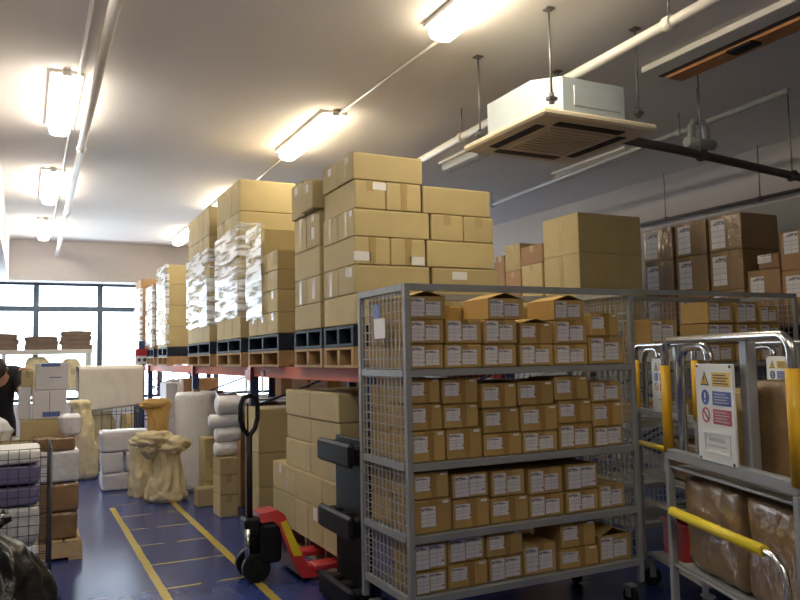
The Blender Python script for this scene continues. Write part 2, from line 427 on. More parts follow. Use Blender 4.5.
for k in range(4):
    b = bm_new(); box(b, -.29, -.40, -.006, .29, -.325, -.0005); o = obj('air_outlet', b, 'plastic_black', pan); o.rotation_euler = (0, 0, k * PI / 2)
for sx, sy in ((-1, -1), (1, -1), (1, 1), (-1, 1)):
    b = bm_new(); cyl(b, (sx * .38, sy * .44, .10), (sx * .38, sy * .44, ZC - 3.05 - .001), .008, 6)
    box(b, sx * .38 - .03, sy * .44 - .03, ZC - 3.05 - .012, sx * .38 + .03, sy * .44 + .03, ZC - 3.05 - .001)
    r_ = obj('hanging_rod', b, 'rod', t)
    b = bm_new(); box(b, sx * .38 - .035, sy * .44 - .022, .12, sx * .38 + .035, sy * .44 + .022, .145, bev=.004)
    cyl(b, (sx * .38, sy * .44, .10), (sx * .38, sy * .44, .17), .018, 8); obj('bracket', b, 'dark_wire', r_)
b = bm_new(); cyl(b, (.42, .05, .2), (.52, .05, .2), .03, 10); cyl(b, (.42, -.1, .16), (.5, -.1, .16), .022, 10); obj('pipe_stub', b, 'pipe_dark', t)
for px, py, zb in [(5.25, 6.9, 3.3), (7.09, 5.19, 3.24), (6.55, 6.4, 3.2)]:
    pass

# ------------------------------------------------------------------ cartons
ORD = ['first', 'second', 'third', 'fourth', 'fifth', 'sixth', 'seventh']
def carton(c0, c1, label, group, long_axis=None, m='carton', tp='tape', sheets=(), flaps=None, gap=.003, rz=0.0, name='carton', notape=False):
    x0, y0, z0 = c0; x1, y1, z1 = c1
    x0 += gap; x1 -= gap; y0 += gap; y1 -= gap; z0 += .0008; z1 -= .0012
    w, d, h = x1 - x0, y1 - y0, z1 - z0
    ax = long_axis or ('x' if w >= d else 'y')
    b = bm_new()
    X, Y = w / 2, d / 2
    if flaps is None:
        box(b, -X, -Y, 0, X, Y, h - .004, bev=min(.006, h * .05))
        e = .004
        if ax == 'x':
            box(b, -X + e, -Y + e, h - .004, X - e, -.0015, h); box(b, -X + e, .0015, h - .004, X - e, Y - e, h)
        else:
            box(b, -X + e, -Y + e, h - .004, -.0015, Y - e, h); box(b, .0015, -Y + e, h - .004, X - e, Y - e, h)
    else:
        th = .006
        box(b, -X, -Y, 0, X, Y, th)
        box(b, -X, -Y, th, X, -Y + th, h); box(b, -X, Y - th, th, X, Y, h)
        box(b, -X, -Y + th, th, -X + th, Y - th, h); box(b, X - th, -Y + th, th, X, Y - th, h)
        box(b, -X + .01, -Y + .01, th, X - .01, Y - .01, h * .82)
    root = obj(name, b, m, None, ((x0 + x1) / 2, (y0 + y1) / 2, z0), rz)
    tag(root, label, 'carton', group)
    tw = min(.028, .16 * min(w, d))
    dn = min(.07, h * .45) if h > .1 else h * .4
    if flaps is None and not notape:
        b = bm_new(); e = .0006
        if ax == 'x':
            box(b, -X - e, -tw, h, X + e, tw, h + e)
            for s in (-1, 1): box(b, min(s * X, s * (X + e)), -tw, h - dn, max(s * X, s * (X + e)), tw, h)
        else:
            box(b, -tw, -Y - e, h, tw, Y + e, h + e)
            for s in (-1, 1): box(b, -tw, min(s * Y, s * (Y + e)), h - dn, tw, max(s * Y, s * (Y + e)), h)
        obj('tape', b, tp, root)
    if flaps is not None:
        # two long flaps leaning up into a tent, one along each side
        for s, lean in ((-1, flaps[0]), (1, flaps[1])):
            b = bm_new(); L_ = X * 1.0
            dx, dz = math.sin(lean) * L_, math.cos(lean) * L_
            p = [(s * X, -Y, h), (s * (X - dx), -Y, h + dz), (s * (X - dx), Y, h + dz), (s * X, Y, h)]
            q = [(a - s * .004, bb, c_ - .004) for a, bb, c_ in p]
            vp = [b.verts.new(v) for v in p]; vq = [b.verts.new(v) for v in q]
            b.faces.new(vp); b.faces.new(vq[::-1])
            for k in range(4): b.faces.new((vp[k], vq[k], vq[(k + 1) % 4], vp[(k + 1) % 4]))
            obj('flap', b, m, root)
    for sh in sheets:
        face, u, v, sw, shh, kind = sh
        e = .0015
        b = bm_new()
        if face == '-y':
            cx, cz = -X + u * w, v * h
            box(b, cx - sw / 2, -Y - e, cz - shh / 2, cx + sw / 2, -Y, cz + shh / 2)
        elif face == '-x':
            cy, cz = Y - u * d, v * h
            box(b, -X - e, cy - sw / 2, cz - shh / 2, -X, cy + sw / 2, cz + shh / 2)
        nm, mm = {'label': ('shipping_label', 'label_sheet'), 'plain': ('paper_label', 'paper'), 'dot': ('dot_sticker', 'red_dot'),
                  'band': ('tape_band', tp), 'blue': ('printed_patch', 'blue_print')}[kind]
        obj(nm, b, mm, root)
    return root

# ---- open sided mesh cage with shelves of small cartons
def mesh_panel(b, axis, fixed, a0, a1, z0, z1, pa, pz, r=.0028):
    n = max(1, round((a1 - a0) / pa)); mz = max(1, round((z1 - z0) / pz))
    for i in range(n + 1):
        a = a0 + (a1 - a0) * i / n
        p = ((fixed, a, z0), (fixed, a, z1)) if axis == 'x' else ((a, fixed, z0), (a, fixed, z1))
        tube(b, p, r, 4)
    for i in range(mz + 1):
        z = z0 + (z1 - z0) * i / mz
        o = r * 1.6
        p = ((fixed + o, a0, z), (fixed + o, a1, z)) if axis == 'x' else ((a0, fixed + o, z), (a1, fixed + o, z))
        tube(b, p, r, 4)
def caster(b0, x, y, parent, z=.12, r=.05):
    b = bm_new(); box(b, x - .03, y - .03, z - .012, x + .03, y + .03, z); box(b, x - .024, y - .02, r, x - .018, y + .02, z - .01); box(b, x + .018, y - .02, r, x + .024, y + .02, z - .01)
    f = obj('caster', b, 'grey_steel', parent)
    b = bm_new(); cyl(b, (x - .015, y, r), (x + .015, y, r), r - .001, 16); obj('wheel', b, 'plastic_black', f)
def shelf_cage(label, x0, x1, y0, y1, zt, shelves, zb=.14):
    t = thing('mesh_cage', label, 'cage trolley', ((x0 + x1) / 2, (y0 + y1) / 2, 0))
    cx, cy = (x0 + x1) / 2, (y0 + y1) / 2
    X, Y = (x1 - x0) / 2, (y1 - y0) / 2
    s = .0165
    for sx in (-1, 1):
        for sy in (-1, 1):
            b = bm_new(); box(b, sx * (X - s) - s, sy * (Y - s) - s, zb, sx * (X - s) + s, sy * (Y - s) + s, zt, bev=.003); obj('post', b, 'grey_paint', t)
            caster(None, sx * (X - .06), sy * (Y - .06), t)
    b = bm_new()
    for sy in (-1, 1): box(b, -X + 2 * s, sy * (Y - s) - s, zt - .038, X - 2 * s, sy * (Y - s) + s, zt - .002)
    for sx in (-1, 1): box(b, sx * (X - s) - s, -Y + 2 * s, zt - .038, sx * (X - s) + s, Y - 2 * s, zt - .002)
    obj('top_rail', b, 'grey_paint', t)
    for z in shelves:
        b = bm_new(); box(b, -X + .002, -Y + .003, z - .036, X - .002, -Y + .02, z); box(b, -X + .045, -Y + .02, z - .018, X - .045, Y - .045, z - .001)
        box(b, -X + .002, -Y + .045, z - .036, -X + .03, Y - .045, z); box(b, X - .03, -Y + .045, z - .036, X - .002, Y - .045, z)
        obj('shelf', b, 'grey_paint', t)
    for sx in (-1, 1):
        b = bm_new(); mesh_panel(b, 'x', sx * (X - .012), -Y + .04, Y - .04, shelves[-1], zt - .04, .048, .05, .0036); obj('side_mesh', b, 'wire_grey', t)
    b = bm_new(); mesh_panel(b, 'y', Y - .012, -X + .04, X - .04, shelves[-1], zt - .04, .05, .05); obj('back_mesh', b, 'wire_grey', t)
    return t
SH1 = [1.43, .945, .58, .275]
cage1 = shelf_cage('grey mesh cage trolley holding four shelves of labelled cartons', 1.755, 3.315, 3.48, 4.10, 1.882, SH1)
b = bm_new(); box(b, -.797, -.10, 1.60, -.793, .04, 1.71); obj('notice_paper', b, 'paper', cage1)['label'] = 'white notice hung on side mesh'
b = bm_new(); box(b, -.796, -.02, 1.70, -.792, .05, 1.79); obj('blue_tag', b, 'blue_print', cage1)
CAGE = {1: [(0, 0, 1.8, 2.005, 1.431, 0.131), (0, 1, 1.8, 2.009, 1.564, 0.13), (0, 2, 1.8, 2.025, 1.696, 0.122),
            (1, 0, 2.009, 2.244, 1.431, 0.129), (1, 1, 2.021, 2.249, 1.562, 0.134),
            (2, 0, 2.251, 2.476, 1.431, 0.126), (2, 1, 2.262, 2.481, 1.559, 0.137), (2, 2, 2.292, 2.534, 1.698, 0.116),
            (3, 0, 2.496, 2.727, 1.431, 0.124), (3, 1, 2.502, 2.726, 1.557, 0.12),
            (4, 0, 2.741, 2.984, 1.431, 0.121), (4, 1, 2.747, 2.983, 1.554, 0.139), (4, 2, 2.745, 2.967, 1.695, 0.116),
            (5, 0, 3.0, 3.263, 1.431, 0.166), (5, 1, 3.007, 3.232, 1.599, 0.136)],
        2: [(0, 0, 1.8, 2.003, 0.946, 0.161), (0, 1, 1.8, 1.99, 1.109, 0.139), (0, 2, 1.8, 1.981, 1.25, 0.134),
            (1, 0, 2.01, 2.235, 0.946, 0.163), (1, 1, 1.996, 2.214, 1.111, 0.127), (1, 2, 1.994, 2.219, 1.24, 0.137),
            (2, 0, 2.241, 2.491, 0.946, 0.121), (2, 1, 2.245, 2.483, 1.069, 0.135), (2, 2, 2.237, 2.468, 1.206, 0.136),
            (3, 0, 2.498, 2.74, 0.946, 0.117), (3, 1, 2.49, 2.747, 1.065, 0.144), (3, 2, 2.475, 2.724, 1.211, 0.134),
            (4, 0, 2.756, 3.004, 0.946, 0.147), (4, 1, 2.751, 2.997, 1.095, 0.131), (4, 2, 2.733, 2.981, 1.228, 0.138),
            (5, 0, 3.012, 3.235, 0.946, 0.115), (5, 1, 3.004, 3.235, 1.063, 0.14), (5, 2, 3.003, 3.234, 1.205, 0.123)],
        3: [(0, 0, 1.8, 2.03, 0.581, 0.174), (0, 1, 1.8, 2.016, 0.757, 0.138),
            (1, 0, 2.036, 2.267, 0.581, 0.155), (1, 1, 2.04, 2.266, 0.738, 0.13),
            (2, 0, 2.274, 2.524, 0.581, 0.141), (2, 1, 2.285, 2.503, 0.724, 0.139),
            (3, 0, 2.531, 2.774, 0.581, 0.127), (3, 1, 2.531, 2.767, 0.71, 0.143),
            (4, 0, 2.789, 3.023, 0.581, 0.126), (4, 1, 2.796, 3.031, 0.709, 0.146), (5, 0, 3.033, 3.231, 0.581, 0.139)],
        4: [(0, 0, 1.8, 1.995, 0.276, 0.115), (0, 1, 1.8, 2.0, 0.393, 0.14),
            (1, 0, 2.003, 2.249, 0.276, 0.129), (1, 1, 2.007, 2.235, 0.407, 0.134),
            (2, 0, 2.257, 2.477, 0.276, 0.128), (2, 1, 2.243, 2.477, 0.406, 0.133), (3, 0, 2.486, 2.711, 0.276, 0.163),
            (4, 0, 2.725, 3.006, 0.276, 0.112), (4, 1, 2.739, 2.992, 0.39, 0.144), (5, 0, 3.016, 3.259, 0.276, 0.153)]}
def sheets_for(p, w, h):
    if p == 'A':
        return [('-y', .24, .52, .36 * w, .80 * h, 'label'), ('-y', .66, .46, .40 * w, .62 * h, 'label'), ('-y', .40, .25, .010, .010, 'dot')]
    if p == 'B':
        return [('-y', .26, .58, .40 * w, .52 * h, 'label'), ('-y', .46, .45, .011, .011, 'dot'), ('-y', .84, .90, .16 * w, .08 * h, 'plain'), ('-y', .58, .5, .14 * w, .96 * h, 'band')]
    if p == 'C':
        return [('-y', .25, .50, .38 * w, .86 * h, 'label'), ('-y', .69, .52, .44 * w, .80 * h, 'label'), ('-y', .86, .3, .012, .012, 'dot')]
    if p == 'D':
        return [('-y', .38, .50, .38 * w, .60 * h, 'label'), ('-y', .84, .90, .15 * w, .08 * h, 'plain')]
    return []
PAT = {1: 'A', 2: 'B', 3: 'A', 4: 'C'}
PEX = {(2, 3, 0): 'A', (2, 4, 0): 'A', (2, 5, 0): 'C', (2, 5, 2): 'A', (3, 0, 0): 'D', (3, 1, 0): 'B', (3, 2, 0): 'B', (3, 1, 1): 'C', (3, 4, 1): 'C', (1, 5, 0): 'A', (1, 5, 1): 'B',
       (1, 3, 1): 'B', (3, 0, 1): 'B', (4, 4, 0): 'B', (4, 4, 1): 'B', (4, 1, 0): 'B', (4, 5, 0): 'A', (4, 3, 0): 'A', (4, 2, 1): 'B', (1, 1, 1): 'A', (2, 2, 1): 'B'}
DESC = {'A': 'with two white labels', 'B': 'with one white label', 'C': 'covered in white sheets', 'D': 'with centred white label'}
SHN = {1: 'top', 2: 'second', 3: 'third', 4: 'lowest'}
G1 = 'small cartons on the mesh cage shelves'
for s, rows in CAGE.items():
    nrow = {}
    for c_, r_, *_ in rows: nrow[c_] = max(nrow.get(c_, 0), r_)
    for c_, r_, x0, x1, z0, h in rows:
        p = PEX.get((s, c_, r_), PAT[s])
        rown = ['bottom', 'middle', 'top'][r_] if s < 3 else ['lower', 'upper'][r_]
        fl = None
        if (s, c_, r_) in ((1, 3, 1),): fl = (1.32, 1.32)
        if (s, c_, r_) in ((4, 5, 0),): fl = (1.15, 1.25)
        if (s, c_, r_) in ((1, 2, 2), (1, 4, 2), (1, 0, 2)): fl = (1.28, 1.28)
        pos = ['at corner post', 'second from corner post', 'third from corner post', 'fourth from corner post', 'fifth from corner post', 'at far end'][c_]
        lab = '%s %s, %s, %s row, mesh cage %s shelf' % ('open carton' if fl else 'carton', DESC[p], pos, rown, SHN[s])
        y0 = 3.515 + random.uniform(0, .012)
        carton((x0, y0, z0), (x1, y0 + .265, z0 + h), lab, G1, 'y', 'carton_kraft', 'tape_kraft', sheets_for(p, x1 - x0, h), fl, gap=.002)
# second row of cartons behind, seen through the side mesh and the gaps
for s, z in ((1, 1.43), (2, .945), (3, .58)):
    zz = z + .001
    for k in range(3 if s < 3 else 2):
        for j, xx in enumerate((1.8, 2.06, 2.31, 2.56, 2.81)):
            if s > 1 and j > 0 and k > 0: continue
            if s == 1 and k < 2 and j > 0: continue
            h = .13 if s != 3 else .15
            if s == 1 and j > 0: zc0 = 1.431
            else: zc0 = zz
            hh = .13
            z1_ = zc0 + h
            if j > 0:
                z1_ = zc0 + {1: .36, 2: .40, 3: .30}[s]
            carton((xx, 3.795, zc0), (xx + .24, 4.05, z1_),
                   ('carton behind the side mesh, %s up, rear stack on mesh cage %s shelf' % (ORD[k], SHN[s])) if j == 0 else
                   'tall carton standing in rear row, %s from side mesh, mesh cage %s shelf' % (ORD[j], SHN[s]),
                   'rear cartons in the mesh cage', 'y', 'carton_kraft', 'tape_kraft')
        zz += h + .002
# blue wrapped goods low at the rear of the cage
carton((1.80, 3.80, .276), (2.05, 4.05, .52), 'dark blue box behind the side mesh on lowest shelf', 'rear cartons in the mesh cage', 'y', 'purple', 'purple')

# ---- second cage, further off
cage2 = shelf_cage('farther grey mesh cage standing behind the hand trolleys', 4.15, 6.10, 4.40, 5.0, 1.985, [1.40, .95, .5, .2])
G2 = 'cartons on the farther mesh cage'
C2 = [(4.22, 4.47, 1.402, .15), (4.395, 4.68, 1.555, .20), (4.72, 5.0, 1.402, .15), (5.02, 5.34, 1.555, .165), (5.04, 5.34, 1.724, .18), (5.39, 5.64, 1.555, .165), (5.38, 5.63, 1.724, .18),
      (5.66, 5.92, 1.555, .165), (5.67, 5.9, 1.724, .15), (4.48, 4.70, 1.402, .15), (5.02, 5.33, 1.402, .15), (5.36, 5.64, 1.402, .15), (5.66, 5.95, 1.402, .15),
      (4.22, 4.5, .952, .16), (4.53, 4.8, .952, .16), (4.83, 5.1, .952, .15), (5.15, 5.45, .952, .17), (5.5, 5.8, .952, .15)]
for i, (x0, x1, z0, h) in enumerate(C2):
    tier = {1.402: 'bottom', 1.555: 'middle', 1.724: 'top', .952: 'second'}[z0]
    k = sorted([c_[0] for c_ in C2 if c_[2] == z0]).index(x0)
    carton((x0, 4.44, z0), (x1, 4.44 + .30, z0 + h),
           'labelled carton, %s along the %s on farther mesh cage' % (ORD[k], {'second': 'shelf below the top one', 'bottom': 'bottom row of top shelf', 'middle': 'middle row of top shelf', 'top': 'top row of top shelf'}[tier]),
           G2, 'y', 'carton_kraft', 'tape_kraft', sheets_for('A' if i % 3 else 'C', x1 - x0, h), gap=.002)

# ------------------------------------------------------------------ pallets
def pallet(kind, x0, y0, z0, x1, y1, z1, label, group):
    t = thing('wooden_pallet' if kind == 'wood' else 'plastic_pallet', label, 'pallet', ((x0 + x1) / 2, (y0 + y1) / 2, z0), 0, group)
    X, Y, h = (x1 - x0) / 2, (y1 - y0) / 2, z1 - z0 - .001
    m = 'wood' if kind == 'wood' else ('wood_pale' if kind == 'pale' else 'plastic_dark')
    if kind == 'pale': t.name = 'wooden_pallet'
    b = bm_new(); n = 7
    for i in range(n):
        a = -X + 2 * X * i / n
        box(b, a + .004, -Y, h - .02, a + 2 * X / n - .012, Y, h, bev=.002)
    obj('deck_boards', b, m, t)
    for s in (-1, 0, 1):
        b = bm_new(); w = .045
        box(b, -X + .003, s * (Y - w / 2) - w / 2, .02, X - .003, s * (Y - w / 2) + w / 2, h - .0205, bev=.003); obj('stringer', b, m, t)
    for a in (-X, -.05, X - .1):
        b = bm_new(); box(b, a, -Y, 0, a + .1, Y, .0195); obj('bottom_board', b, m, t)
    return t

# ------------------------------------------------------------------ pallet racking
def rack(label, xf, xb, posts, zb=1.43, ztop=1.52, both=True):
    t = thing('pallet_rack', label, 'pallet rack', ((xf + xb) / 2, posts[0], 0))
    ox, oy = (xf + xb) / 2, posts[0]
    for y in posts:
        for x in (xf + .04, xb - .04):
            b = bm_new(); box(b, x - ox - .04, y - oy - .035, .012, x - ox + .04, y - oy + .035, ztop, bev=.004)
            box(b, x - ox - .07, y - oy - .06, 0, x - ox + .07, y - oy + .06, .012)
            u = obj('upright', b, 'blue_steel', t)
            b = bm_new(); box(b, x - ox - .048, y - oy - .05, zb - .13, x - ox - .0405, y - oy + .05, zb - .002); obj('beam_connector', b, 'red_steel', u)
        b = bm_new()
        for i in range(4):
            z0, z1 = .1 + i * .32, .1 + (i + 1) * .32
            a, c_ = (xf - ox + .08, xb - ox - .08) if i % 2 else (xb - ox - .08, xf - ox + .08)
            tube(b, [(a, y - oy, z0), (c_, y - oy, z1)], .012, 6)
        obj('brace', b, 'blue_steel', t)
    for y0, y1 in zip(posts, posts[1:]):
        for x in (xf + .025, xb - .075):
            b = bm_new(); box(b, x - ox, y0 - oy + .036, zb - .095, x - ox + .05, y1 - oy - .036, zb, bev=.004)
            bo = obj('beam', b, 'orange_steel', t)
        b = bm_new()
        n = max(1, int((y1 - y0) / .9))
        if n == 1: b.free(); continue
        for i in range(n):
            yy = y0 - oy + (i + .5) * (y1 - y0) / n
            box(b, xf - ox + .08, yy - .04, zb - .05, xb - ox - .08, yy + .04, zb - .001)
        obj('deck_support', b, 'grey_steel', t)
    return t
rack('orange beamed rack along the aisle carrying palletised stacks', 1.93, 3.02, [4.42, 7.15, 9.93, 13.85, 15.44], ztop=1.43)
b = bm_new()
rack2 = rack('dim pallet rack behind the mesh cages', 5.0, 6.05, [5.9, 8.7, 11.4])
rack3 = rack('dim pallet rack by the side wall', 6.32, 7.35, [3.6, 6.7])
# upright guard with load signs at the end near the windows
t = thing('upright_guard', 'dark rack end post with red and white plate', 'post guard', (1.82, 13.85, 0))
b = bm_new(); box(b, -.05, -.05, 0, .05, .05, 1.86, bev=.006); obj('post', b, 'blue_steel', t)
b = bm_new(); box(b, -.10, -.062, 1.46, .10, -.051, 1.60); pl = obj('red_plate', b, 'sign_white', t)
for dx in (-.045, .045):
    b = bm_new(); cyl(b, (dx, -.066, 1.53), (dx, -.0625, 1.53), .03, 14); obj('plate_disc', b, 'sign_black', pl)
b = bm_new(); box(b, -.10, -.06, 1.60, .10, -.051, 1.72); obj('red_panel', b, 'red_steel', t)
for y, w, lb in ((7.35, .055, 'white paper tag hanging from the orange beam by the upright'), (6.78, .04, 'narrow white paper tag hanging from orange beam, nearer the cartons')):
    b = bm_new(); box(b, 0, -w, -.21, .002, w, .0); o = obj('paper_tag', b, 'paper', None, (1.949, y, 1.40)); tag(o, lb, 'paper tag', 'tags hanging from the rack beam')
    o.location.x = 1.9515 - .003

ZP = 1.714
def pallet_pair(x0, x1, y0, y1, who):
    pallet('wood', x0, y0, 1.432, x1, y1, 1.572, 'wooden pallet on orange beam under %s' % who, 'wooden pallets on the rack')
    pallet('plastic', x0, y0, 1.573, x1, y1, 1.712, 'dark plastic pallet between wooden pallet and %s' % who, 'plastic pallets on the rack')

# ---- stack nearest the cage
pallet_pair(1.90, 3.02, 4.52, 5.06, 'the near uncovered carton stack')
pallet_pair(1.90, 3.02, 5.10, 5.72, 'the narrower stack behind the near one')
GZ = [ZP, 1.914, 2.103, 2.289, 2.473, 2.665, 2.848]
GG = 'cartons of the uncovered stack nearest the cage'
LAY = ['bottom', 'second', 'third', 'fourth', 'fifth', 'topmost']
ya, yb, ym = 4.48, 5.05, 4.765
def G(layer, x0, x1, y0, y1, lab, sheets=()):
    carton((x0, y0, GZ[layer]), (x1, y1, GZ[layer + 1]), 'plain carton in %s layer of uncovered stack nearest cage, %s' % (LAY[layer], lab), GG, None, 'carton', 'tape', sheets)
def yl(layer, xs, off=0, sh=None):
    for i, (a, c_) in enumerate(zip(xs, xs[1:])):
        G(layer, a, c_, ya, yb, 'end-on, ' + (ORD[i + off] + ' from aisle corner'), (sh or {}).get(i, ()))
def xl(layer, x0, x1, w, sh=(), shb=()):
    G(layer, x0, x1, ya, ym, 'lengthwise in front, ' + w, sh)
    G(layer, x0, x1, ym, yb, 'lengthwise at rear, ' + w, shb)
TB = ('-y', .5, .5, .045, .17, 'band')
yl(0, [1.9, 2.19, 2.47, 2.745, 3.02])
xl(1, 1.9, 2.46, 'at aisle corner', [('-x', .75, .75, .05, .06, 'plain')], [('-x', .5, .5, .05, .17, 'band')])
xl(1, 2.475, 3.02, 'away from aisle', [('-y', .4, .72, .12, .055, 'plain')])
yl(2, [1.9, 2.165, 2.43], 0, {0: [TB, ('-y', .22, .3, .12, .06, 'plain')], 1: [TB, ('-y', .75, .2, .11, .055, 'plain')]})
xl(2, 2.44, 2.99, 'away from aisle')
xl(3, 1.9, 2.465, 'at aisle corner', [('-x', .8, .85, .05, .04, 'plain'), ('-x', .5, .5, .045, .17, 'band')], [('-x', .5, .5, .045, .17, 'band')])
yl(3, [2.475, 2.735, 2.985], 2)
yl(4, [1.91, 2.14, 2.405], 0, {0: [('-y', .8, .82, .10, .05, 'plain')], 1: [TB]})
G(4, 2.415, 2.965, ya, ym, 'lengthwise beside the pair')
xl(5, 1.9, 2.42, 'across the top', [('-x', .6, .8, .06, .04, 'plain'), ('-x', .5, .5, .045, .17, 'band')], [('-x', .5, .75, .06, .05, 'plain')])
# ---- stack behind it
FZ = [ZP, 1.905, 2.10, 2.32, 2.585]
FG = 'cartons of the narrow stack behind the uncovered one'
for L_ in range(4):
    if L_ % 2 == 0:
        for i, x in enumerate((1.9, 2.19, 2.48, 2.77)):
            carton((x, 5.12, FZ[L_]), (x + .28, 5.70, FZ[L_ + 1]), 'carton in %s layer of narrow stack, %s from aisle, end-on' % (LAY[L_], ORD[i]), FG)
    else:
        for i, x in enumerate((1.9, 2.48)):
            for j, y in enumerate((5.12, 5.41)):
                carton((x, y, FZ[L_]), (x + .56, y + .285, FZ[L_ + 1]), 'carton in %s layer of narrow stack, %s %s' % (LAY[L_], ['front', 'rear'][j], ['facing aisle', 'away from aisle'][i]), FG,
                       sheets=[('-x', .5, .4, .06, .09, 'plain')] if i == 0 and j == 0 else [('-x', .5, .5, .045, .18, 'band')] if i == 0 else ())
carton((1.84, 5.10, 2.586), (2.2, 5.37, 2.80), 'carton jutting over the aisle on top of narrow stack', FG, 'x', sheets=[('-x', .6, .75, .05, .06, 'plain')])
carton((1.88, 5.39, 2.586), (2.3, 5.70, 2.86), 'tall carton topmost on narrow stack behind the jutting one', FG, 'x', sheets=[('-x', .4, .8, .06, .06, 'plain')])
carton((2.32, 5.12, 2.586), (2.85, 5.68, 2.80), 'wide carton on top of narrow stack, away from the aisle', FG, 'x')

# ---- wrapped stacks farther along the rack
def pile(x_cols, y_edges, zs, who, group, m='carton', tpx='x', skip=(), openb=(), lab=()):
    for L_ in range(len(zs) - 1):
        for i in range(len(x_cols)):
            for j in range(len(y_edges) - 1):
                if (L_, i, j) in skip: continue
                nm = 'topmost' if L_ == len(zs) - 2 else LAY[L_]
                carton((x_cols[i][0], y_edges[j], zs[L_]), (x_cols[i][1], y_edges[j + 1], zs[L_ + 1]),
                       'carton in %s layer of %s, %s back%s' % (nm, who, ORD[j], '' if len(x_cols) == 1 else (', aisle column' if i == 0 else ', inner column')),
                       group, tpx, m, 'tape', sheets=[s for k, s in lab if k == (L_, i, j)], flaps=(1.05, 1.35) if (L_, i, j) in openb else None)
def film(x, y0, y1, z0, z1, wrap, label, seed, taper=0.0, front=True):
    """stretch film drawn round three sides of a stack, following it at a few millimetres"""
    path = []
    n1 = max(4, int(wrap / .07)); n2 = max(8, int((y1 - y0) / .05))
    for i in range(n1 + 1 if front else 0): path.append((x + wrap * (1 - i / n1), y0 - .022, 0, -1))
    for i in range(n2 + 1): path.append((x - .022, y0 + (y1 - y0) * i / n2, -1, 0))
    for i in range(n1 + 1): path.append((x + wrap * (i / n1), y1 + .022, 0, 1))
    nz = max(10, int((z1 - z0) / .04))
    b = bm_new(); rows = []
    for k in range(nz + 1):
        row = []
        for i, (px, py, nx, ny) in enumerate(path):
            z = z0 + (z1 - z0 - taper * (py - y0)) * k / nz
            d = .008 * noise.noise(Vector((px * 3 + seed, py * 3, z * 6))) + .0025 * noise.noise(Vector((px * 9, py * 9 + seed, z * 18)))
            d = max(-.008, d)
            e = .03 * noise.noise(Vector((px * 5, py * 5, seed))) if k in (0, nz) else 0
            row.append(b.verts.new((px + nx * d, py + ny * d, z + e)))
        rows.append(row)
    for a, c_ in zip(rows, rows[1:]):
        for i in range(len(path) - 1): b.faces.new((a[i], a[i + 1], c_[i + 1], c_[i]))
    o = obj('stretch_film', b, 'stretch_film', smooth=True)
    return tag(o, label, 'stretch film', 'clear film around the far stacks')

pallet_pair(1.90, 2.95, 6.13, 7.10, 'the low film-wrapped stack')
pile([(1.9, 2.38), (2.40, 2.9)], [6.15, 6.46, 6.77, 7.08], [ZP, 1.90, 2.09, 2.26, 2.43], 'low wrapped stack', 'cartons of the low wrapped stack')
pile([(1.92, 2.5)], [6.60, 6.84, 7.08], [2.432, 2.68], 'upper tier on low wrapped stack', 'cartons of the low wrapped stack')
film(1.9, 6.55, 7.08, 1.86, 2.72, .10, 'clear film on the low wrapped stack beside the uncovered cartons', 3.1, 0.0, False)
pallet_pair(1.90, 2.95, 7.37, 8.42, 'the tallest stack with a lit top')
pile([(1.9, 2.49), (2.52, 3.0)], [7.39, 7.725, 8.06, 8.40], [ZP, 2.0, 2.32, 2.65, 2.99, 3.315], 'tallest lit stack', 'cartons of the tallest lit stack',
     skip=[(4, 1, 0), (4, 1, 1), (4, 1, 2), (3, 1, 0), (3, 1, 1), (3, 1, 2)], openb=[(4, 0, 2)])
film(1.9, 7.39, 8.40, 1.92, 2.86, .25, 'clear film around the middle of the tallest lit stack', 9.7, .05)
pallet_pair(1.90, 2.95, 8.77, 10.08, 'the wrapped stack beyond the tallest one')
pile([(1.9, 2.45)], [8.79, 9.11, 9.43, 9.75, 10.06], [ZP, 2.0, 2.3, 2.64, 2.965, 3.305], 'second tall wrapped stack', 'cartons of the second tall wrapped stack')
film(1.9, 8.79, 10.06, 1.90, 2.80, .12, 'clear film on the second tall wrapped stack', 15.3)
pallet_pair(1.90, 2.95, 11.69, 12.6, 'the square stack with small labels')
pile([(1.9, 2.55)], [11.71, 12.15, 12.58], [ZP, 2.02, 2.34, 2.66, 2.96], 'square labelled stack', 'cartons of the square labelled stack',
     lab=[((3, 0, 0), ('-y', .82, .72, .09, .08, 'plain')), ((2, 0, 0), ('-y', .9, .7, .09, .08, 'plain')), ((1, 0, 0), ('-y', .86, .35, .09, .08, 'plain'))])
film(1.9, 11.71, 12.58, 1.75, 2.95, .03, 'clear film on the aisle side of the square labelled stack', 22.0)
pallet_pair(1.90, 2.75, 13.04, 13.78, 'the slim stack before the windows')
pile([(1.9, 2.3)], [13.08, 13.42, 13.76], [ZP, 2.0, 2.27, 2.54, 2.79], 'slim stack', 'cartons of the slim stack', m='carton_brown')
film(1.9, 13.08, 13.76, 1.75, 2.75, .03, 'clear film on the slim stack before the windows', 28.0)
pallet_pair(1.90, 2.75, 14.56, 15.40, 'the farthest stack by the windows')
pile([(1.9, 2.6)], [14.58, 14.98, 15.38], [ZP, 2.0, 2.3, 2.6, 2.88, 3.03], 'farthest stack', 'cartons of the farthest stack', m='carton_brown',
     lab=[((4, 0, 0), ('-y', .55, .5, .1, .09, 'plain'))])
film(1.9, 14.58, 15.38, 1.75, 2.85, .03, 'clear film on the farthest stack by the windows', 33.0)

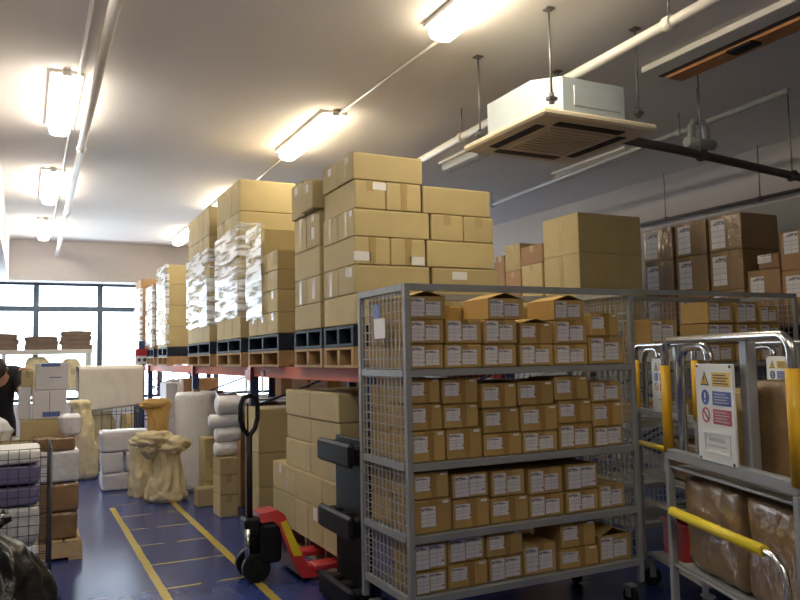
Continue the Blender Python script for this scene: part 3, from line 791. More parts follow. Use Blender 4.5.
# ---- cartons on the floor under the rack
SG = 'cartons stacked on the floor under the rack'
pallet('wood', 1.95, 4.84, 0, 2.9, 5.58, .15, 'wooden pallet on the floor with pallet jack forks under it', 'pallets on the floor')
pallet('wood', 1.95, 5.62, 0, 2.9, 6.38, .15, 'wooden pallet on the floor under the stepped carton stack', 'pallets on the floor')
SZ = [.151, .42, .64, .86, 1.05, 1.25]
SY = [[4.86, 5.16, 5.46, 5.76, 6.36], [4.87, 5.16, 5.75, 6.36], [4.87, 5.46, 6.05], [4.87, 5.46, 6.05], [4.87, 5.46, 6.05]]
WSH = {(1, 1): [('-x', .2, .75, .07, .08, 'plain')]}
for L_ in range(5):
    xs = 1.93 + .01 * (L_ % 2) if L_ > 1 else 1.91
    for j, (y0, y1) in enumerate(zip(SY[L_], SY[L_][1:])):
        sh = []
        if L_ == 0 and j in (0, 1): sh = [('-x', .5, .8, .075, .09, 'plain')]
        if L_ == 2: sh = [('-x', .85, .5, .05, .2, 'band')]
        if L_ == 1 and j == 2: sh = [('-x', .35, .8, .05, .07, 'plain'), ('-x', .6, .5, .045, .2, 'band')]
        carton((xs, y0, SZ[L_]), (xs + .46, y1, SZ[L_ + 1]), 'carton in %s layer of floor stack under orange beam, %s from black pallets' % (['bottom', 'second', 'third', 'fourth', 'topmost'][L_], ORD[j]), SG, 'y', sheets=sh)
        carton((xs + .47, y0, SZ[L_]), (xs + .93, y1, SZ[L_ + 1]), 'inner carton in %s layer of floor stack under orange beam, %s from black pallets' % (['bottom', 'second', 'third', 'fourth', 'topmost'][L_], ORD[j]), SG, 'y')
for i, (z0, z1) in enumerate(((0.0, .365), (.366, .67), (.671, 1.06))):
    carton((1.86, 6.62, z0 + .0005), (2.36, 7.075, z1), 'large tall carton, %s of three behind the pallet jack handle' % ['bottom', 'middle', 'top'][i], 'large tall cartons behind the pallet jack', 'x')
for i, (z0, z1) in enumerate(((0.0, .21), (.211, .40), (.401, .565))):
    carton((1.68, 7.32, z0 + .0005), (1.86, 7.62, z1), 'small carton, %s of three under the white foam rolls' % ['bottom', 'middle', 'top'][i], 'small cartons under the foam rolls', 'y')
for i, (z0, z1) in enumerate(((0.0, .22), (.221, .43), (.431, .67))):
    carton((1.72, 8.20, z0 + .0005), (1.88, 8.50, z1), 'small carton, %s of three beside the bubble wrap roll' % ['bottom', 'middle', 'top'][i], 'small cartons beside the bubble wrap', 'y')
carton((1.60, 7.98, .0005), (1.82, 8.17, .185), 'single low carton on floor before the bubble wrap roll', 'small cartons beside the bubble wrap', 'x')
for i, (x, y, w, d, h, m) in enumerate(((2.05, 11.2, .5, .5, .62, 'carton_brown'), (2.05, 11.2, .5, .5, .62, 'carton_brown'), (2.0, 12.4, .55, .6, .60, 'white_carton'), (2.0, 12.4, .55, .6, .55, 'white_carton'), (2.05, 10.3, .55, .55, .7, 'carton'))):
    z0 = .0005 if i in (0, 2, 4) else (.6215 if i == 1 else .6015)
    carton((x, y, z0), (x + w, y + d, z0 + h), ['lower brown carton under the far rack bay', 'upper brown carton under the far rack bay', 'lower pale carton under the far rack bay', 'upper pale carton under the far rack bay', 'carton on floor behind the bubble wrap roll'][i], 'cartons under the far rack bays', None, m)

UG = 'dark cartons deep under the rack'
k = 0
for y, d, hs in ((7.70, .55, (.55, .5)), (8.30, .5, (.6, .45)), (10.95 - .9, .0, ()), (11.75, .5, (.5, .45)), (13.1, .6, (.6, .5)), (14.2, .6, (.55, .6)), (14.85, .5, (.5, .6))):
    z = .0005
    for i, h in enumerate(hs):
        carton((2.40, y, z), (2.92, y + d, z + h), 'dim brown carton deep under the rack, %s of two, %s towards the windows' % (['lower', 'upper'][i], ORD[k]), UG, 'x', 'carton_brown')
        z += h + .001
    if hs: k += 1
for i, h in enumerate((.55, .5)):  # pair added to cover the bright floor reflection in the gap
    carton((1.98, 7.72, .0005 + i * .552), (2.38, 8.15, .0005 + i * .552 + h), 'added brown carton hiding floor glare behind the white foam rolls, %s of two' % ['lower', 'upper'][i], UG, 'x', 'carton_brown')
for j, y in enumerate((5.0, 6.0, 7.3, 8.3, 9.0, 10.1)):  # carton wall added to block the bright windows under the rack
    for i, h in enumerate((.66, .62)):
        carton((3.16, y, .0005 + i * .662), (3.75, y + .62, .0005 + i * .662 + h), 'added light-blocking carton on floor behind the orange rack, %s of two, %s along' % (['lower', 'upper'][i], ORD[j]), 'added light-blocking cartons behind the orange rack', 'y', 'carton_brown')

# ---- big cartons on the dim racks behind the cages
BG = 'large plain cartons on the rack behind the cages'
pallet_pair(5.02, 6.02, 5.98, 6.62, 'the big plain cartons behind the cage')
for i, (z0, z1) in enumerate(((1.714, 2.12), (2.12, 2.52), (2.52, 2.935))):
    carton((5.02, 6.0, z0), (5.87, 6.59, z1), 'very large plain carton, %s of three behind the mesh cage' % ['bottom', 'middle', 'top'][i], BG, 'x', sheets=[('-x', .5, .5, .06, .34, 'band')])
pallet_pair(5.02, 6.02, 6.66, 7.60, 'the mixed cartons past the big ones')
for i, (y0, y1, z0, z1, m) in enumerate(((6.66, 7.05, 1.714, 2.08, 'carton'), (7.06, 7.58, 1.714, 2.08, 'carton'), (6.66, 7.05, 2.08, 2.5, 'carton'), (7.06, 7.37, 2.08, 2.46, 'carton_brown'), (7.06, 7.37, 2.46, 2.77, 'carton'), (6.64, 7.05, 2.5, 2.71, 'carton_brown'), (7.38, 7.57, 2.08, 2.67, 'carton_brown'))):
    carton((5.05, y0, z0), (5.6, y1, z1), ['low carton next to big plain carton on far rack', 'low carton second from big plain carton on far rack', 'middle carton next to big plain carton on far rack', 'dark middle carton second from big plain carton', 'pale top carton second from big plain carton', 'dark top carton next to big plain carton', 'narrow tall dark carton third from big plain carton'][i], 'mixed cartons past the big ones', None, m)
pallet_pair(6.32, 7.32, 5.08, 6.50, 'the brown labelled cartons by the wall')
RZ = [1.714, 2.10, 2.50, 2.86]
for r_ in range(3):
    for j, (y0, y1) in enumerate(((5.10, 5.50), (5.53, 5.95), (5.99, 6.42))):
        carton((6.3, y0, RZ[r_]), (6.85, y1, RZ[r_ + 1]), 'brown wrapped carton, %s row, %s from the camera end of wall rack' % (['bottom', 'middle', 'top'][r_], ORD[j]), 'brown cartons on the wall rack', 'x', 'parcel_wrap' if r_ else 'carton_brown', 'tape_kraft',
               sheets=[('-x', .3, .5, .17, .30, 'label')])
pallet_pair(6.32, 7.32, 4.0, 5.05, 'the near cartons of the wall rack')
for i, (y0, y1, z0, z1) in enumerate(((4.70, 5.06, 1.714, 2.26), (4.70, 4.93, 2.262, 2.40), (4.30, 4.69, 1.714, 2.22), (4.30, 4.69, 2.222, 2.58), (4.02, 4.29, 1.714, 2.3))):
    carton((6.3, y0, z0), (6.8, y1, z1), ['low carton with white label at camera end of wall rack', 'small carton lying on the low labelled carton of wall rack', 'lower of two labelled cartons at edge of wall rack', 'upper of two labelled cartons at edge of wall rack', 'outermost carton at the end of wall rack'][i], 'brown cartons on the wall rack', 'x', 'carton_brown', 'tape_kraft',
           sheets=[('-x', .3, .7, .15, .2 if z1 - z0 > .2 else .08, 'label')])

# ------------------------------------------------------------------ black plastic pallet on edge
t = thing('plastic_pallet', 'black plastic pallet standing on edge between mesh cage and carton stack', 'pallet', (1.79, 4.41, 0))
b = bm_new(); box(b, .04, -.27, 0, .07, .27, 1.0, bev=.006)
for k in range(6): box(b, .0705, -.25, .04 + k * .16, .08, .25, .14 + k * .16, bev=.003)
obj('deck', b, 'plastic_black', t)
for q in range(3):
    for yy in (-.2, 0, .2):
        b = bm_new(); box(b, -.045, yy - .055, .02 + q * .42, .0395, yy + .055, .13 + q * .42, bev=.012); obj('foot_block', b, 'plastic_black', t)
    b = bm_new(); box(b, -.09, -.27, .01 + q * .42, -.0455, .27, .15 + q * .42, bev=.016); obj('runner', b, 'plastic_black', t)

# ------------------------------------------------------------------ pallet jack
t = thing('pallet_jack', 'red pallet jack with black upright handle parked by the yellow line', 'pallet jack', (1.40, 5.21, 0))
b = bm_new()
pts = [(0, 0, .40), (0, 0, .62), (0, 0, .98)]
tube(b, pts, .022, 10)
h_ = obj('handle_shaft', b, 'plastic_black', t)
b = bm_new()
loop = [(0, 0, .97), (0, .05, 1.02), (0, .075, 1.09), (0, .075, 1.18), (0, .05, 1.235), (0, 0, 1.25), (0, -.05, 1.235), (0, -.075, 1.18), (0, -.075, 1.09), (0, -.05, 1.02), (0, 0, .97)]
cs = []
for i in range(len(loop) - 1):
    a, c_ = Vector(loop[i]), Vector(loop[i + 1]); cs += [a, a.lerp(c_, .5)]
cs.append(Vector(loop[-1]))
tube(b, cs, .017, 8); obj('grip_loop', b, 'plastic_black', h_)
b = bm_new(); cyl(b, (0, -.012, 1.0), (.0, -.012, 1.2), .006, 6); obj('release_lever', b, 'plastic_black', h_)
h_.rotation_euler = (0, 0, -1.15)
b = bm_new(); box(b, -.05, -.07, .30, .06, .07, .42, bev=.012); cyl(b, (.02, 0, .12), (.02, 0, .40), .055, 16); cyl(b, (0, -.09, .35), (0, .09, .35), .025, 12); obj('pump_unit', b, 'plastic_black', t)
b = bm_new(); box(b, .05, -.13, .12, .19, .13, .385, bev=.02); obj('black_hood', b, 'plastic_black', t)
b = bm_new(); cyl(b, (-.035, -.085, .13), (-.035, -.085, .36), .02, 14); obj('hydraulic_ram', b, 'chrome', t)
for s in (-1, 1):
    b = bm_new(); cyl(b, (.02, s * .085 - .028, .095), (.02, s * .085 + .028, .095), .094, 24); w_ = obj('steer_wheel', b, 'plastic_black', t)
    b = bm_new(); cyl(b, (.02, s * .118 - .006, .095), (.02, s * .118 + .006, .095), .05, 18); obj('hub', b, 'plastic_black', w_)
b = bm_new()
# red A frame: a curved plate falling from the pump head to the forks
prof = [(.05, .45), (.17, .465), (.22, .43), (.25, .33), (.29, .22), (.34, .10), (.40, .085), (.40, .03), (.29, .03), (.24, .12), (.20, .25), (.17, .36), (.14, .395), (.05, .395)]
def plate(b, prof, y0, y1, y0b=None, y1b=None):
    A = []; B_ = []
    for x, z in prof:
        k = max(0, min(1, (.46 - z) / .40)); wA = y0 + (y0b - y0) * k; wB = y1 + (y1b - y1) * k
        A.append(b.verts.new((x, wA, z))); B_.append(b.verts.new((x, wB, z)))
    n = len(prof)
    for i in range(n): b.faces.new((A[i], A[(i + 1) % n], B_[(i + 1) % n], B_[i]))
    b.faces.new(A); b.faces.new(B_[::-1])
plate(b, prof, -.09, .09, -.26, .26)
fr = obj('lifting_frame', b, 'red_steel', t)
b = bm_new()
n_ = Vector((.115, 0, .06)).normalized()
def onframe(z): 
    pairs = [(.26, .42), (.29, .33), (.34, .22), (.40, .10)]
    for (xa, za), (xb_, zb_) in zip(pairs, pairs[1:]):
        if zb_ <= z <= za: return xa + (xb_ - xa) * (za - z) / (za - zb_)
    return .26
# label on the camera side flank of the frame
def flank(x, z, e=.003):
    k = max(0, min(1, (.46 - z) / .40)); return (x, -.09 - .17 * k - e, z)
q = [flank(.182, .385), flank(.226, .395), flank(.305, .17), flank(.245, .17)]
q2 = [flank(x, z, .0005) for x, _, z in q]
va = [b.verts.new(p) for p in q]; vb = [b.verts.new(p) for p in q2]
b.faces.new(va); b.faces.new(vb[::-1])
for k in range(4): b.faces.new((va[k], vb[k], vb[(k + 1) % 4], va[(k + 1) % 4]))
obj('warning_label', b, 'yellow_label', fr)['label'] = 'yellow warning label'
for s in (-1, 1):
    b = bm_new(); box(b, .38, s * .20 - .07, .065, 1.40, s * .20 + .07, .105, bev=.008); f_ = obj('fork', b, 'red_steel', t)
    b = bm_new(); cyl(b, (1.28, s * .2 - .035, .037), (1.28, s * .2 + .035, .037), .036, 14); obj('load_roller', b, 'plastic_black', f_)

# ------------------------------------------------------------------ hand trolleys with yellow grips
UX = math.atan2(-.938, -.347)
def tri(b, p, y, th):
    A = [b.verts.new((x, y, z)) for x, z in p]; B_ = [b.verts.new((x, y - th, z)) for x, z in p]
    n = len(p)
    b.faces.new(A); b.faces.new(B_[::-1])
    for i in range(n): b.faces.new((A[i], B_[i], B_[(i + 1) % n], A[(i + 1) % n]))
def ring(b, cx, cz, r0, r1, y, th, n=28):
    vs = []
    for k in range(n):
        a = 2 * PI * k / n
        vs.append([b.verts.new((cx + r * math.cos(a), yy, cz + r * math.sin(a))) for r in (r0, r1) for yy in (y, y - th)])
    for k in range(n):
        a, c_ = vs[k], vs[(k + 1) % n]
        b.faces.new((a[0], a[2], c_[2], c_[0])); b.faces.new((a[1], c_[1], c_[3], a[3])); b.faces.new((a[2], a[3], c_[3], c_[2])); b.faces.new((a[0], c_[0], c_[1], a[1]))
def sign(parent, x0, x1, z0, z1, y):
    """white safety board: warning triangle, mandatory disc, prohibition ring, three text panels, a framed card below"""
    W_, H_ = x1 - x0, z1 - z0
    b = bm_new(); box(b, x0, y, z0, x1, y + .008, z1, bev=.002)
    s = obj('sign_board', b, 'sign_white', parent); s['label'] = 'white safety sign board'
    P = lambda u, v: (x0 + u * W_, z0 + v * H_)
    def quad(nm, u0, v0, u1, v1, m, th=.0012, yy=None):
        bb = bm_new(); a = P(u0, v0); c_ = P(u1, v1); y2 = y if yy is None else yy
        box(bb, a[0], y2 - th, a[1], c_[0], y2, c_[1]); return obj(nm, bb, m, s)
    th = .0012
    r = .078 * H_
    # warning triangle
    cx, cz = P(.26, .845)
    bb = bm_new(); tri(bb, [(cx - r * 1.1, cz - r * .85), (cx + r * 1.1, cz - r * .85), (cx, cz + r * 1.0)], y, th); obj('warning_triangle', bb, 'sign_black', s)
    bb = bm_new(); tri(bb, [(cx - r * .80, cz - r * .68), (cx + r * .80, cz - r * .68), (cx, cz + r * .70)], y - th, th); obj('triangle_field', bb, 'sign_yellow', s)
    bb = bm_new(); box(bb, cx - r * .09, y - 3 * th, cz - r * .25, cx + r * .09, y - 2 * th, cz + r * .35); box(bb, cx - r * .09, y - 3 * th, cz - r * .55, cx + r * .09, y - 2 * th, cz - r * .36); obj('exclamation_mark', bb, 'sign_black', s)
    # blue disc
    cx, cz = P(.26, .655)
    bb = bm_new(); tri(bb, [(cx + r * math.cos(2 * PI * k / 28), cz + r * math.sin(2 * PI * k / 28)) for k in range(28)], y, th); obj('mandatory_disc', bb, 'sign_blue', s)
    bb = bm_new(); box(bb, cx - r * .13, y - 2 * th, cz - r * .15, cx + r * .13, y - th, cz + r * .6); box(bb, cx - r * .13, y - 2 * th, cz - r * .6, cx + r * .13, y - th, cz - r * .32); obj('exclamation_mark', bb, 'sign_white', s)
    # prohibition ring
    cx, cz = P(.26, .475)
    bb = bm_new(); ring(bb, cx, cz, r * .78, r, y, th)
    dx = r * .62; w = r * .1
    tri(bb, [(cx - dx - w, cz + dx - w), (cx - dx + w, cz + dx + w), (cx + dx + w, cz - dx + w), (cx + dx - w, cz - dx - w)], y, th)
    obj('prohibition_ring', bb, 'sign_red', s)
    for nm, v0, v1, m in (('yellow_text_panel', .775, .915, 'sign_yellow'), ('blue_text_panel', .585, .725, 'sign_blue'), ('red_text_panel', .395, .545, 'sign_red')):
        q = quad(nm, .46, v0, .93, v1, m)
        bb = bm_new(); n = 4
        for k in range(n):
            a = P(.51, v0 + (v1 - v0) * (.16 + k * .2)); c_ = P(.88 - .06 * (k % 2), v0 + (v1 - v0) * (.24 + k * .2))
            box(bb, a[0], y - 2 * th, a[1], c_[0], y - th, c_[1])
        obj('text_lines', bb, 'sign_black' if m == 'sign_yellow' else 'sign_grey', s)
    # framed card
    bb = bm_new()
    for (u0, v0, u1, v1) in ((.18, .09, .88, .11), (.18, .29, .88, .31), (.18, .11, .22, .29), (.84, .11, .88, .29)):
        a = P(u0, v0); c_ = P(u1, v1); box(bb, a[0], y - .004, a[1], c_[0], y, c_[1])
    obj('card_frame', bb, 'sign_white', s)
    bb = bm_new()
    for (u0, v0, u1, v1) in ((.32, .215, .74, .25), (.28, .165, .78, .178)):
        a = P(u0, v0); c_ = P(u1, v1); box(bb, a[0], y - .001, a[1], c_[0], y, c_[1])
    obj('text_lines', bb, 'sign_grey', s)
    bb = bm_new()
    for u, v in ((.06, .975), (.94, .975), (.06, .025), (.94, .025)):
        a = P(u, v); cyl(bb, (a[0], y - .003, a[1]), (a[0], y, a[1]), .005, 8)
    obj('screws', bb, 'dark_wire', s)
    return s
def trolley(loc, label, D=.60, full=True):
    t = thing('parcel_trolley', label, 'hand trolley', (loc[0], loc[1], 0), UX, 'steel parcel trolleys with yellow grips')
    Wd = .78
    for x in (0, Wd):
        for y in (0, D):
            b = bm_new(); box(b, x - .013, y - .013, .16, x + .013, y + .013, 1.095, bev=.003); obj('post', b, 'grey_paint', t)
            caster(None, x + (.03 if x == 0 else -.03), y + (.03 if y == 0 else -.03), t, .16, .06)
    b = bm_new(); box(b, -.012, -.012, 1.096, Wd + .012, .022, 1.135, bev=.003); obj('top_bar', b, 'grey_paint', t)
    b = bm_new(); box(b, -.012, D - .012, 1.096, Wd + .012, D + .012, 1.12); obj('top_bar', b, 'grey_paint', t)
    for z in (.20, .70, 1.06):
        b = bm_new(); box(b, .015, .015, z, Wd - .015, D - .015, z + .012)
        for yy in (.0, D): tube(b, [(0, yy, z + .008), (Wd, yy, z + .008)], .006, 6)
        obj('shelf', b, 'grey_paint', t)
    # outer hoop
    r = .055
    pts = [(0, 0, 1.135), (0, 0, 1.54 - r)] + [tuple(p) for p in arc((r, 0, 1.54 - r), PI, PI / 2, r, (1, 0, 0), (0, 0, 1))][1:] + \
          [tuple(p) for p in arc((Wd - r, 0, 1.54 - r), PI / 2, 0, r, (1, 0, 0), (0, 0, 1))] + [(Wd, 0, 1.135)]
    b = bm_new(); tube(b, pts, .0145, 12); hp = obj('hoop', b, 'chrome', t)
    for x in (0, Wd):
        b = bm_new(); cyl(b, (x, 0, 1.12), (x, 0, 1.445), .0185, 14); obj('grip', b, 'yellow', hp)['label'] = 'yellow grip'
    # inner bent tube carrying the board
    r = .08; x0, x1 = .055, .27; zt = 1.515; yt = .032
    pts = [(x0, yt, 1.10), (x0, yt, zt - r)] + [tuple(p) for p in arc((x0 + r, yt, zt - r), PI, PI / 2, r, (1, 0, 0), (0, 0, 1))][1:] + \
          [tuple(p) for p in arc((x1 - r * .6, yt, zt - r * .6), PI / 2, 0, r * .6, (1, 0, 0), (0, 0, 1))] + [(x1, yt, 1.458)]
    b = bm_new(); tube(b, pts, .0165, 12); obj('inner_tube', b, 'chrome', t)
    b = bm_new(); box(b, .485, .016, 1.10, .53, .05, 1.53, bev=.004); obj('board_post', b, 'grey_steel', t)
    sign(t, .262, .50, 1.13, 1.455, -.016)
    # swung handle rail on the frame
    z = .915
    b = bm_new(); tube(b, [(-.16, -.03, z), (.0, -.03, z), (.3, -.03, z), (.66, -.03, z), (.70, -.03, z - .004), (.735, -.03, z - .03), (.75, -.03, z - .08), (.755, -.03, z - .2), (.755, -.03, z - .30)], .010, 10)
    h2 = obj('handle_rail', b, 'chrome', t)
    b = bm_new(); cyl(b, (.07, -.03, z), (.645, -.03, z), .0175, 14); obj('rail_grip', b, 'yellow_bright', h2)['label'] = 'yellow sleeve on handle rail'
    b = bm_new()
    for zz in (.40, .86): tube(b, [(0, D, zz), (Wd, D, zz)], .006, 6)
    for x in (0, Wd):
        for zz in (.5, .9): tube(b, [(x, 0, zz), (x, D, zz)], .006, 6)
    obj('guard_rods', b, 'grey_steel', t)
    return t
T1 = (2.185, 2.14)
trolley(T1, 'near parcel trolley with large safety sign and wrapped brown parcels', 1.0)
trolley((3.615, 3.79), 'farther parcel trolley between mesh cages with small safety sign')
trolley((4.245, 3.46), 'farther parcel trolley seen through the near hoop, third from cage')

def soft_box(name, x0, y0, z0, x1, y1, z1, m, amp=.012, bulge=.015, seed=0.0, cuts=9, rot=None, org=None, parent=None, bottom=True):
    b = bm_new()
    bmesh.ops.create_cube(b, size=2.0)
    bmesh.ops.subdivide_edges(b, edges=b.edges[:], cuts=cuts, use_grid_fill=True)
    hx, hy, hz = (x1 - x0) / 2, (y1 - y0) / 2, (z1 - z0) / 2
    rr = .25
    for v in b.verts:
        u = v.co.copy()
        # round the corners a little
        k = max(abs(u.x), abs(u.y), abs(u.z))
        ln = (abs(u.x) ** 22 + abs(u.y) ** 22 + abs(u.z) ** 22) ** (1 / 22)
        u = u / ln * k
        p = Vector((u.x * hx, u.y * hy, u.z * hz))
        nrm = Vector((u.x ** 9, u.y ** 9, u.z ** 9))
        if nrm.length > 0: nrm.normalize()
        d = amp * noise.noise(Vector((p.x * 9 + seed, p.y * 9, p.z * 9 + seed))) + amp * .6 * noise.noise(Vector((p.x * 26, p.y * 26 + seed, p.z * 26)))
        d += bulge * (1 - u.x ** 2) * (1 - u.y ** 2) if abs(u.z) > .9 else 0
        p += nrm * (d - amp * .45)
        p = Vector((max(-hx, min(hx, p.x)), max(-hy, min(hy, p.y)), max(-hz, min(hz, p.z))))
        v.co = p + Vector((0, 0, hz))
    o = obj(name, b, m, parent, ((x0 + x1) / 2, (y0 + y1) / 2, z0), 0, True)
    if rot is not None:
        c_, s_ = math.cos(rot), math.sin(rot)
        lx, ly = (x0 + x1) / 2, (y0 + y1) / 2
        o.location = (org[0] + c_ * lx - s_ * ly, org[1] + s_ * lx + c_ * ly, z0); o.rotation_euler = (0, 0, rot)
    return o
PG = 'film wrapped brown parcels on the near trolley'
for i, (x0, x1, y0, y1, z0, z1, lb) in enumerate([
    (.03, .427, .03, .52, .713, 1.045, 'film-wrapped brown parcel on near trolley middle shelf, beside its post'),
    (.437, .765, .03, .52, .713, 1.04, 'film-wrapped brown parcel on near trolley middle shelf, under rail grip end'),
    (.36, .77, .075, .53, 1.073, 1.40, 'shiny wrapped brown parcel on top shelf beside the safety sign'),
    (.08, .42, .56, .96, .713, 1.03, 'wrapped parcel at the rear of near trolley middle shelf'),
    (.45, .75, .56, .96, 1.073, 1.36, 'wrapped parcel at rear of near trolley top shelf'),
    (.10, .40, .07, .5, .213, .58, 'wrapped parcel low on near trolley bottom shelf'),
    (.43, .74, .07, .5, .213, .55, 'second wrapped parcel low on near trolley bottom shelf')]):
    tag(soft_box('wrapped_parcel', x0, y0, z0, x1, y1, z1, 'parcel_wrap', .010, .012, i * 7.1, 9, UX, T1), lb, 'parcel', PG)
o = carton((0, 0, 1.0725), (.16, .34, 1.36), 'pale carton behind the safety sign on near trolley', 'cartons on the near trolley', 'y')
lx, ly = .17, .30
o.location = (T1[0] + math.cos(UX) * lx - math.sin(UX) * ly, T1[1] + math.sin(UX) * lx + math.cos(UX) * ly, 1.0733); o.rotation_euler = (0, 0, UX)
b = bm_new(); box(b, -.05, -.168, .24, .05, -.1655, .285); obj('paper_label', b, 'paper', o)
for i, (org, z0, z1, lb) in enumerate([((3.615, 3.79), .713, .97, 'wrapped parcel on middle shelf of trolley between mesh cages'), ((4.245, 3.46), .713, 1.02, 'wrapped parcel on middle shelf of third trolley')]):
    tag(soft_box('wrapped_parcel', .1, .08, z0, .7, .56, z1, 'parcel_wrap', .01, .012, 60 + i * 5, 8, UX, org), lb, 'parcel', 'wrapped parcels on the farther trolleys')
b = bm_new(); 
t = thing('red_crate', 'red plastic crate on bottom shelf of the trolley between mesh cages', 'crate', (3.615 + math.cos(UX) * .20 - math.sin(UX) * .22, 3.79 + math.sin(UX) * .20 + math.cos(UX) * .22, .2135), UX)
b = bm_new(); box(b, -.15, -.11, 0, .15, .11, .012); box(b, -.15, -.11, .012, -.14, .11, .2); box(b, .14, -.11, .012, .15, .11, .2); box(b, -.14, -.11, .012, .14, -.10, .2); box(b, -.14, .10, .012, .14, .11, .2); obj('tub', b, 'red_steel', t)
b = bm_new(); box(b, -.165, -.125, .2, .165, -.1, .225); box(b, -.165, .1, .2, .165, .125, .225); box(b, -.165, -.1, .2, -.14, .1, .225); box(b, .14, -.1, .2, .165, .1, .225); obj('rim', b, 'red_steel', t)

# ------------------------------------------------------------------ near-left: mesh container, bag, pallet load
t = thing('mesh_container', 'low wire mesh container full of white and purple bundles', 'cage trolley', (-.30, 5.70, 0))
X, Y = .46, .30
for sx in (-1, 1):
    for sy in (-1, 1):
        b = bm_new(); tube(b, [(sx * X, sy * Y, .1), (sx * X, sy * Y, .96)], .009, 8); obj('post', b, 'dark_wire', t)
        caster(None, sx * (X - .05), sy * (Y - .05), t, .11, .045)
b = bm_new(); mesh_panel(b, 'y', -Y, -X, X, .12, .96, .062, .062, .0032); obj('front_mesh', b, 'dark_wire', t)
b = bm_new(); mesh_panel(b, 'y', Y, -X, X, .12, .96, .062, .062, .0032); obj('back_mesh', b, 'dark_wire', t)
for sx in (-1, 1):
    b = bm_new(); mesh_panel(b, 'x', sx * X, -Y, Y, .12, .96, .12, .062, .0022); obj('side_mesh', b, 'dark_wire', t)
b = bm_new(); box(b, -X + .012, -Y + .012, .115, X - .012, Y - .012, .13); obj('base_plate', b, 'grey_steel', t)
for i, (z0, z1, m, lb) in enumerate(((.131, .35, 'white_wrap', 'grey-white bundle at bottom of the wire mesh container'), (.362, .59, 'white_wrap', 'white bundle second from bottom in wire mesh container'), (.602, .72, 'purple', 'purple bundle low in the wire mesh container'), (.732, .85, 'purple', 'purple bundle under the white sheet in mesh container'), (.862, .95, 'paper', 'white paper bundle topmost in wire mesh container'))):
    tag(soft_box('paper_bundle', -.72, 5.44, z0, .10, 5.96, z1, m, .006, .004, i * 3.3, 7), lb, 'bundle', 'bundles in the wire mesh container')

def sack(name, loc, prof, m, amp, seed, folds=9, fold=.05, segs=44, rings=34, lean=(0, 0), label=None, group=None, rotz=0):
    """prof: (height fraction, rx, ry); a lumpy standing bag with vertical pleats"""
    b = bm_new(); H = prof[-1][0]
    def at(z):
        for a, c_ in zip(prof, prof[1:]):
            if a[0] <= z <= c_[0]:
                k = (z - a[0]) / max(1e-6, c_[0] - a[0]); k = k * k * (3 - 2 * k) if False else k
                return a[1] + (c_[1] - a[1]) * k, a[2] + (c_[2] - a[2]) * k
        return prof[-1][1:]
    R_ = []
    for i in range(rings + 1):
        z = H * i / rings; rx, ry = at(z); row = []
        for k in range(segs):
            a = 2 * PI * k / segs; cx, sy = math.cos(a), math.sin(a)
            pl = 1 + fold * math.sin(folds * a + 3 * noise.noise(Vector((z * 4, seed, 0)))) * min(1, .4 + i / rings)
            n = 1 + amp * noise.noise(Vector((cx * 1.6 + seed, sy * 1.6, z * 5))) + amp * .5 * noise.noise(Vector((cx * 4, sy * 4 + seed, z * 13)))
            row.append(b.verts.new((rx * cx * pl * n + lean[0] * (i / rings) ** 1.5, ry * sy * pl * n + lean[1] * (i / rings) ** 1.5, z + (.25 * amp * rx * noise.noise(Vector((cx * 2, sy * 2, seed + z * 4))) if 0 < i else 0))))
        R_.append(row)
    for a, c_ in zip(R_, R_[1:]):
        for k in range(segs): b.faces.new((a[k], a[(k + 1) % segs], c_[(k + 1) % segs], c_[k]))
    b.faces.new(R_[0][::-1]); b.faces.new(R_[-1])
    o = obj(name, b, m, None, loc, rotz, True)
    return tag(o, label, 'bag', group)
bag = sack('bin_bag', (-.16, 4.22, 0), [(0, .20, .2), (.05, .29, .27), (.25, .31, .29), (.45, .27, .25), (.62, .17, .17), (.68, .07, .07), (.71, .045, .045)], 'bin_bag', .22, 2.0, 11, .05, label='black bin bag slumped in front of the wire mesh container', rings=46, segs=64)
b = bm_new()
for k in range(7):
    a = 2 * PI * k / 7
    tube(b, [(.0, .0, .70), (.05 * math.cos(a), .05 * math.sin(a), .74), (.11 * math.cos(a), .11 * math.sin(a), .755 + .03 * math.sin(3 * a))], .03, 8, radii=[.03, .034, .02])
obj('tied_neck', b, 'bin_bag', bag, smooth=True)

pallet('pale', -.50, 6.42, 0, .42, 7.42, .15, 'pale wooden pallet behind the wire mesh container', 'pallets on the floor')
WG = 'wrapped goods on the pale pallet'
for i, (x0, y0, z0, x1, y1, z1, m, lb) in enumerate([
    (.02, 6.46, .151, .385, 6.80, .355, 'parcel_wrap', 'shiny brown wrapped box lowest on the pale pallet'),
    (.02, 6.46, .356, .395, 6.80, .58, 'parcel_wrap', 'shiny brown wrapped box second up on pale pallet'),
    (.0, 6.46, .581, .395, 6.80, .825, 'white_wrap', 'white film-wrapped bundle third up on pale pallet'),
    (.06, 6.47, .826, .365, 6.79, .925, 'parcel_wrap', 'flat glossy brown parcel on the white wrapped bundle')]):
    tag(soft_box('wrapped_box', x0, y0, z0, x1, y1, z1, m, .007, .005, 40 + i * 3, 8), lb, 'parcel', WG)
carton((-.42, 6.82, .151), (.37, 7.36, .52), 'wide lower carton at the back of pale pallet', WG, 'x')
carton((-.42, 6.82, .52), (.37, 7.36, .885), 'wide upper carton at the back of pale pallet', WG, 'x')
carton((-.03, 6.83, .885), (.30, 7.2, 1.05), 'brown carton under the white boxes on pale pallet', WG, 'x')
carton((.055, 6.83, 1.05), (.315, 7.15, 1.285), 'lower white box with blue print on the pallet stack', 'white boxes on the pallet stack', 'y', 'white_carton', 'white_carton', [('-y', .55, .16, .13, .04, 'blue'), ('-y', .5, .55, .004, .2, 'dot')])
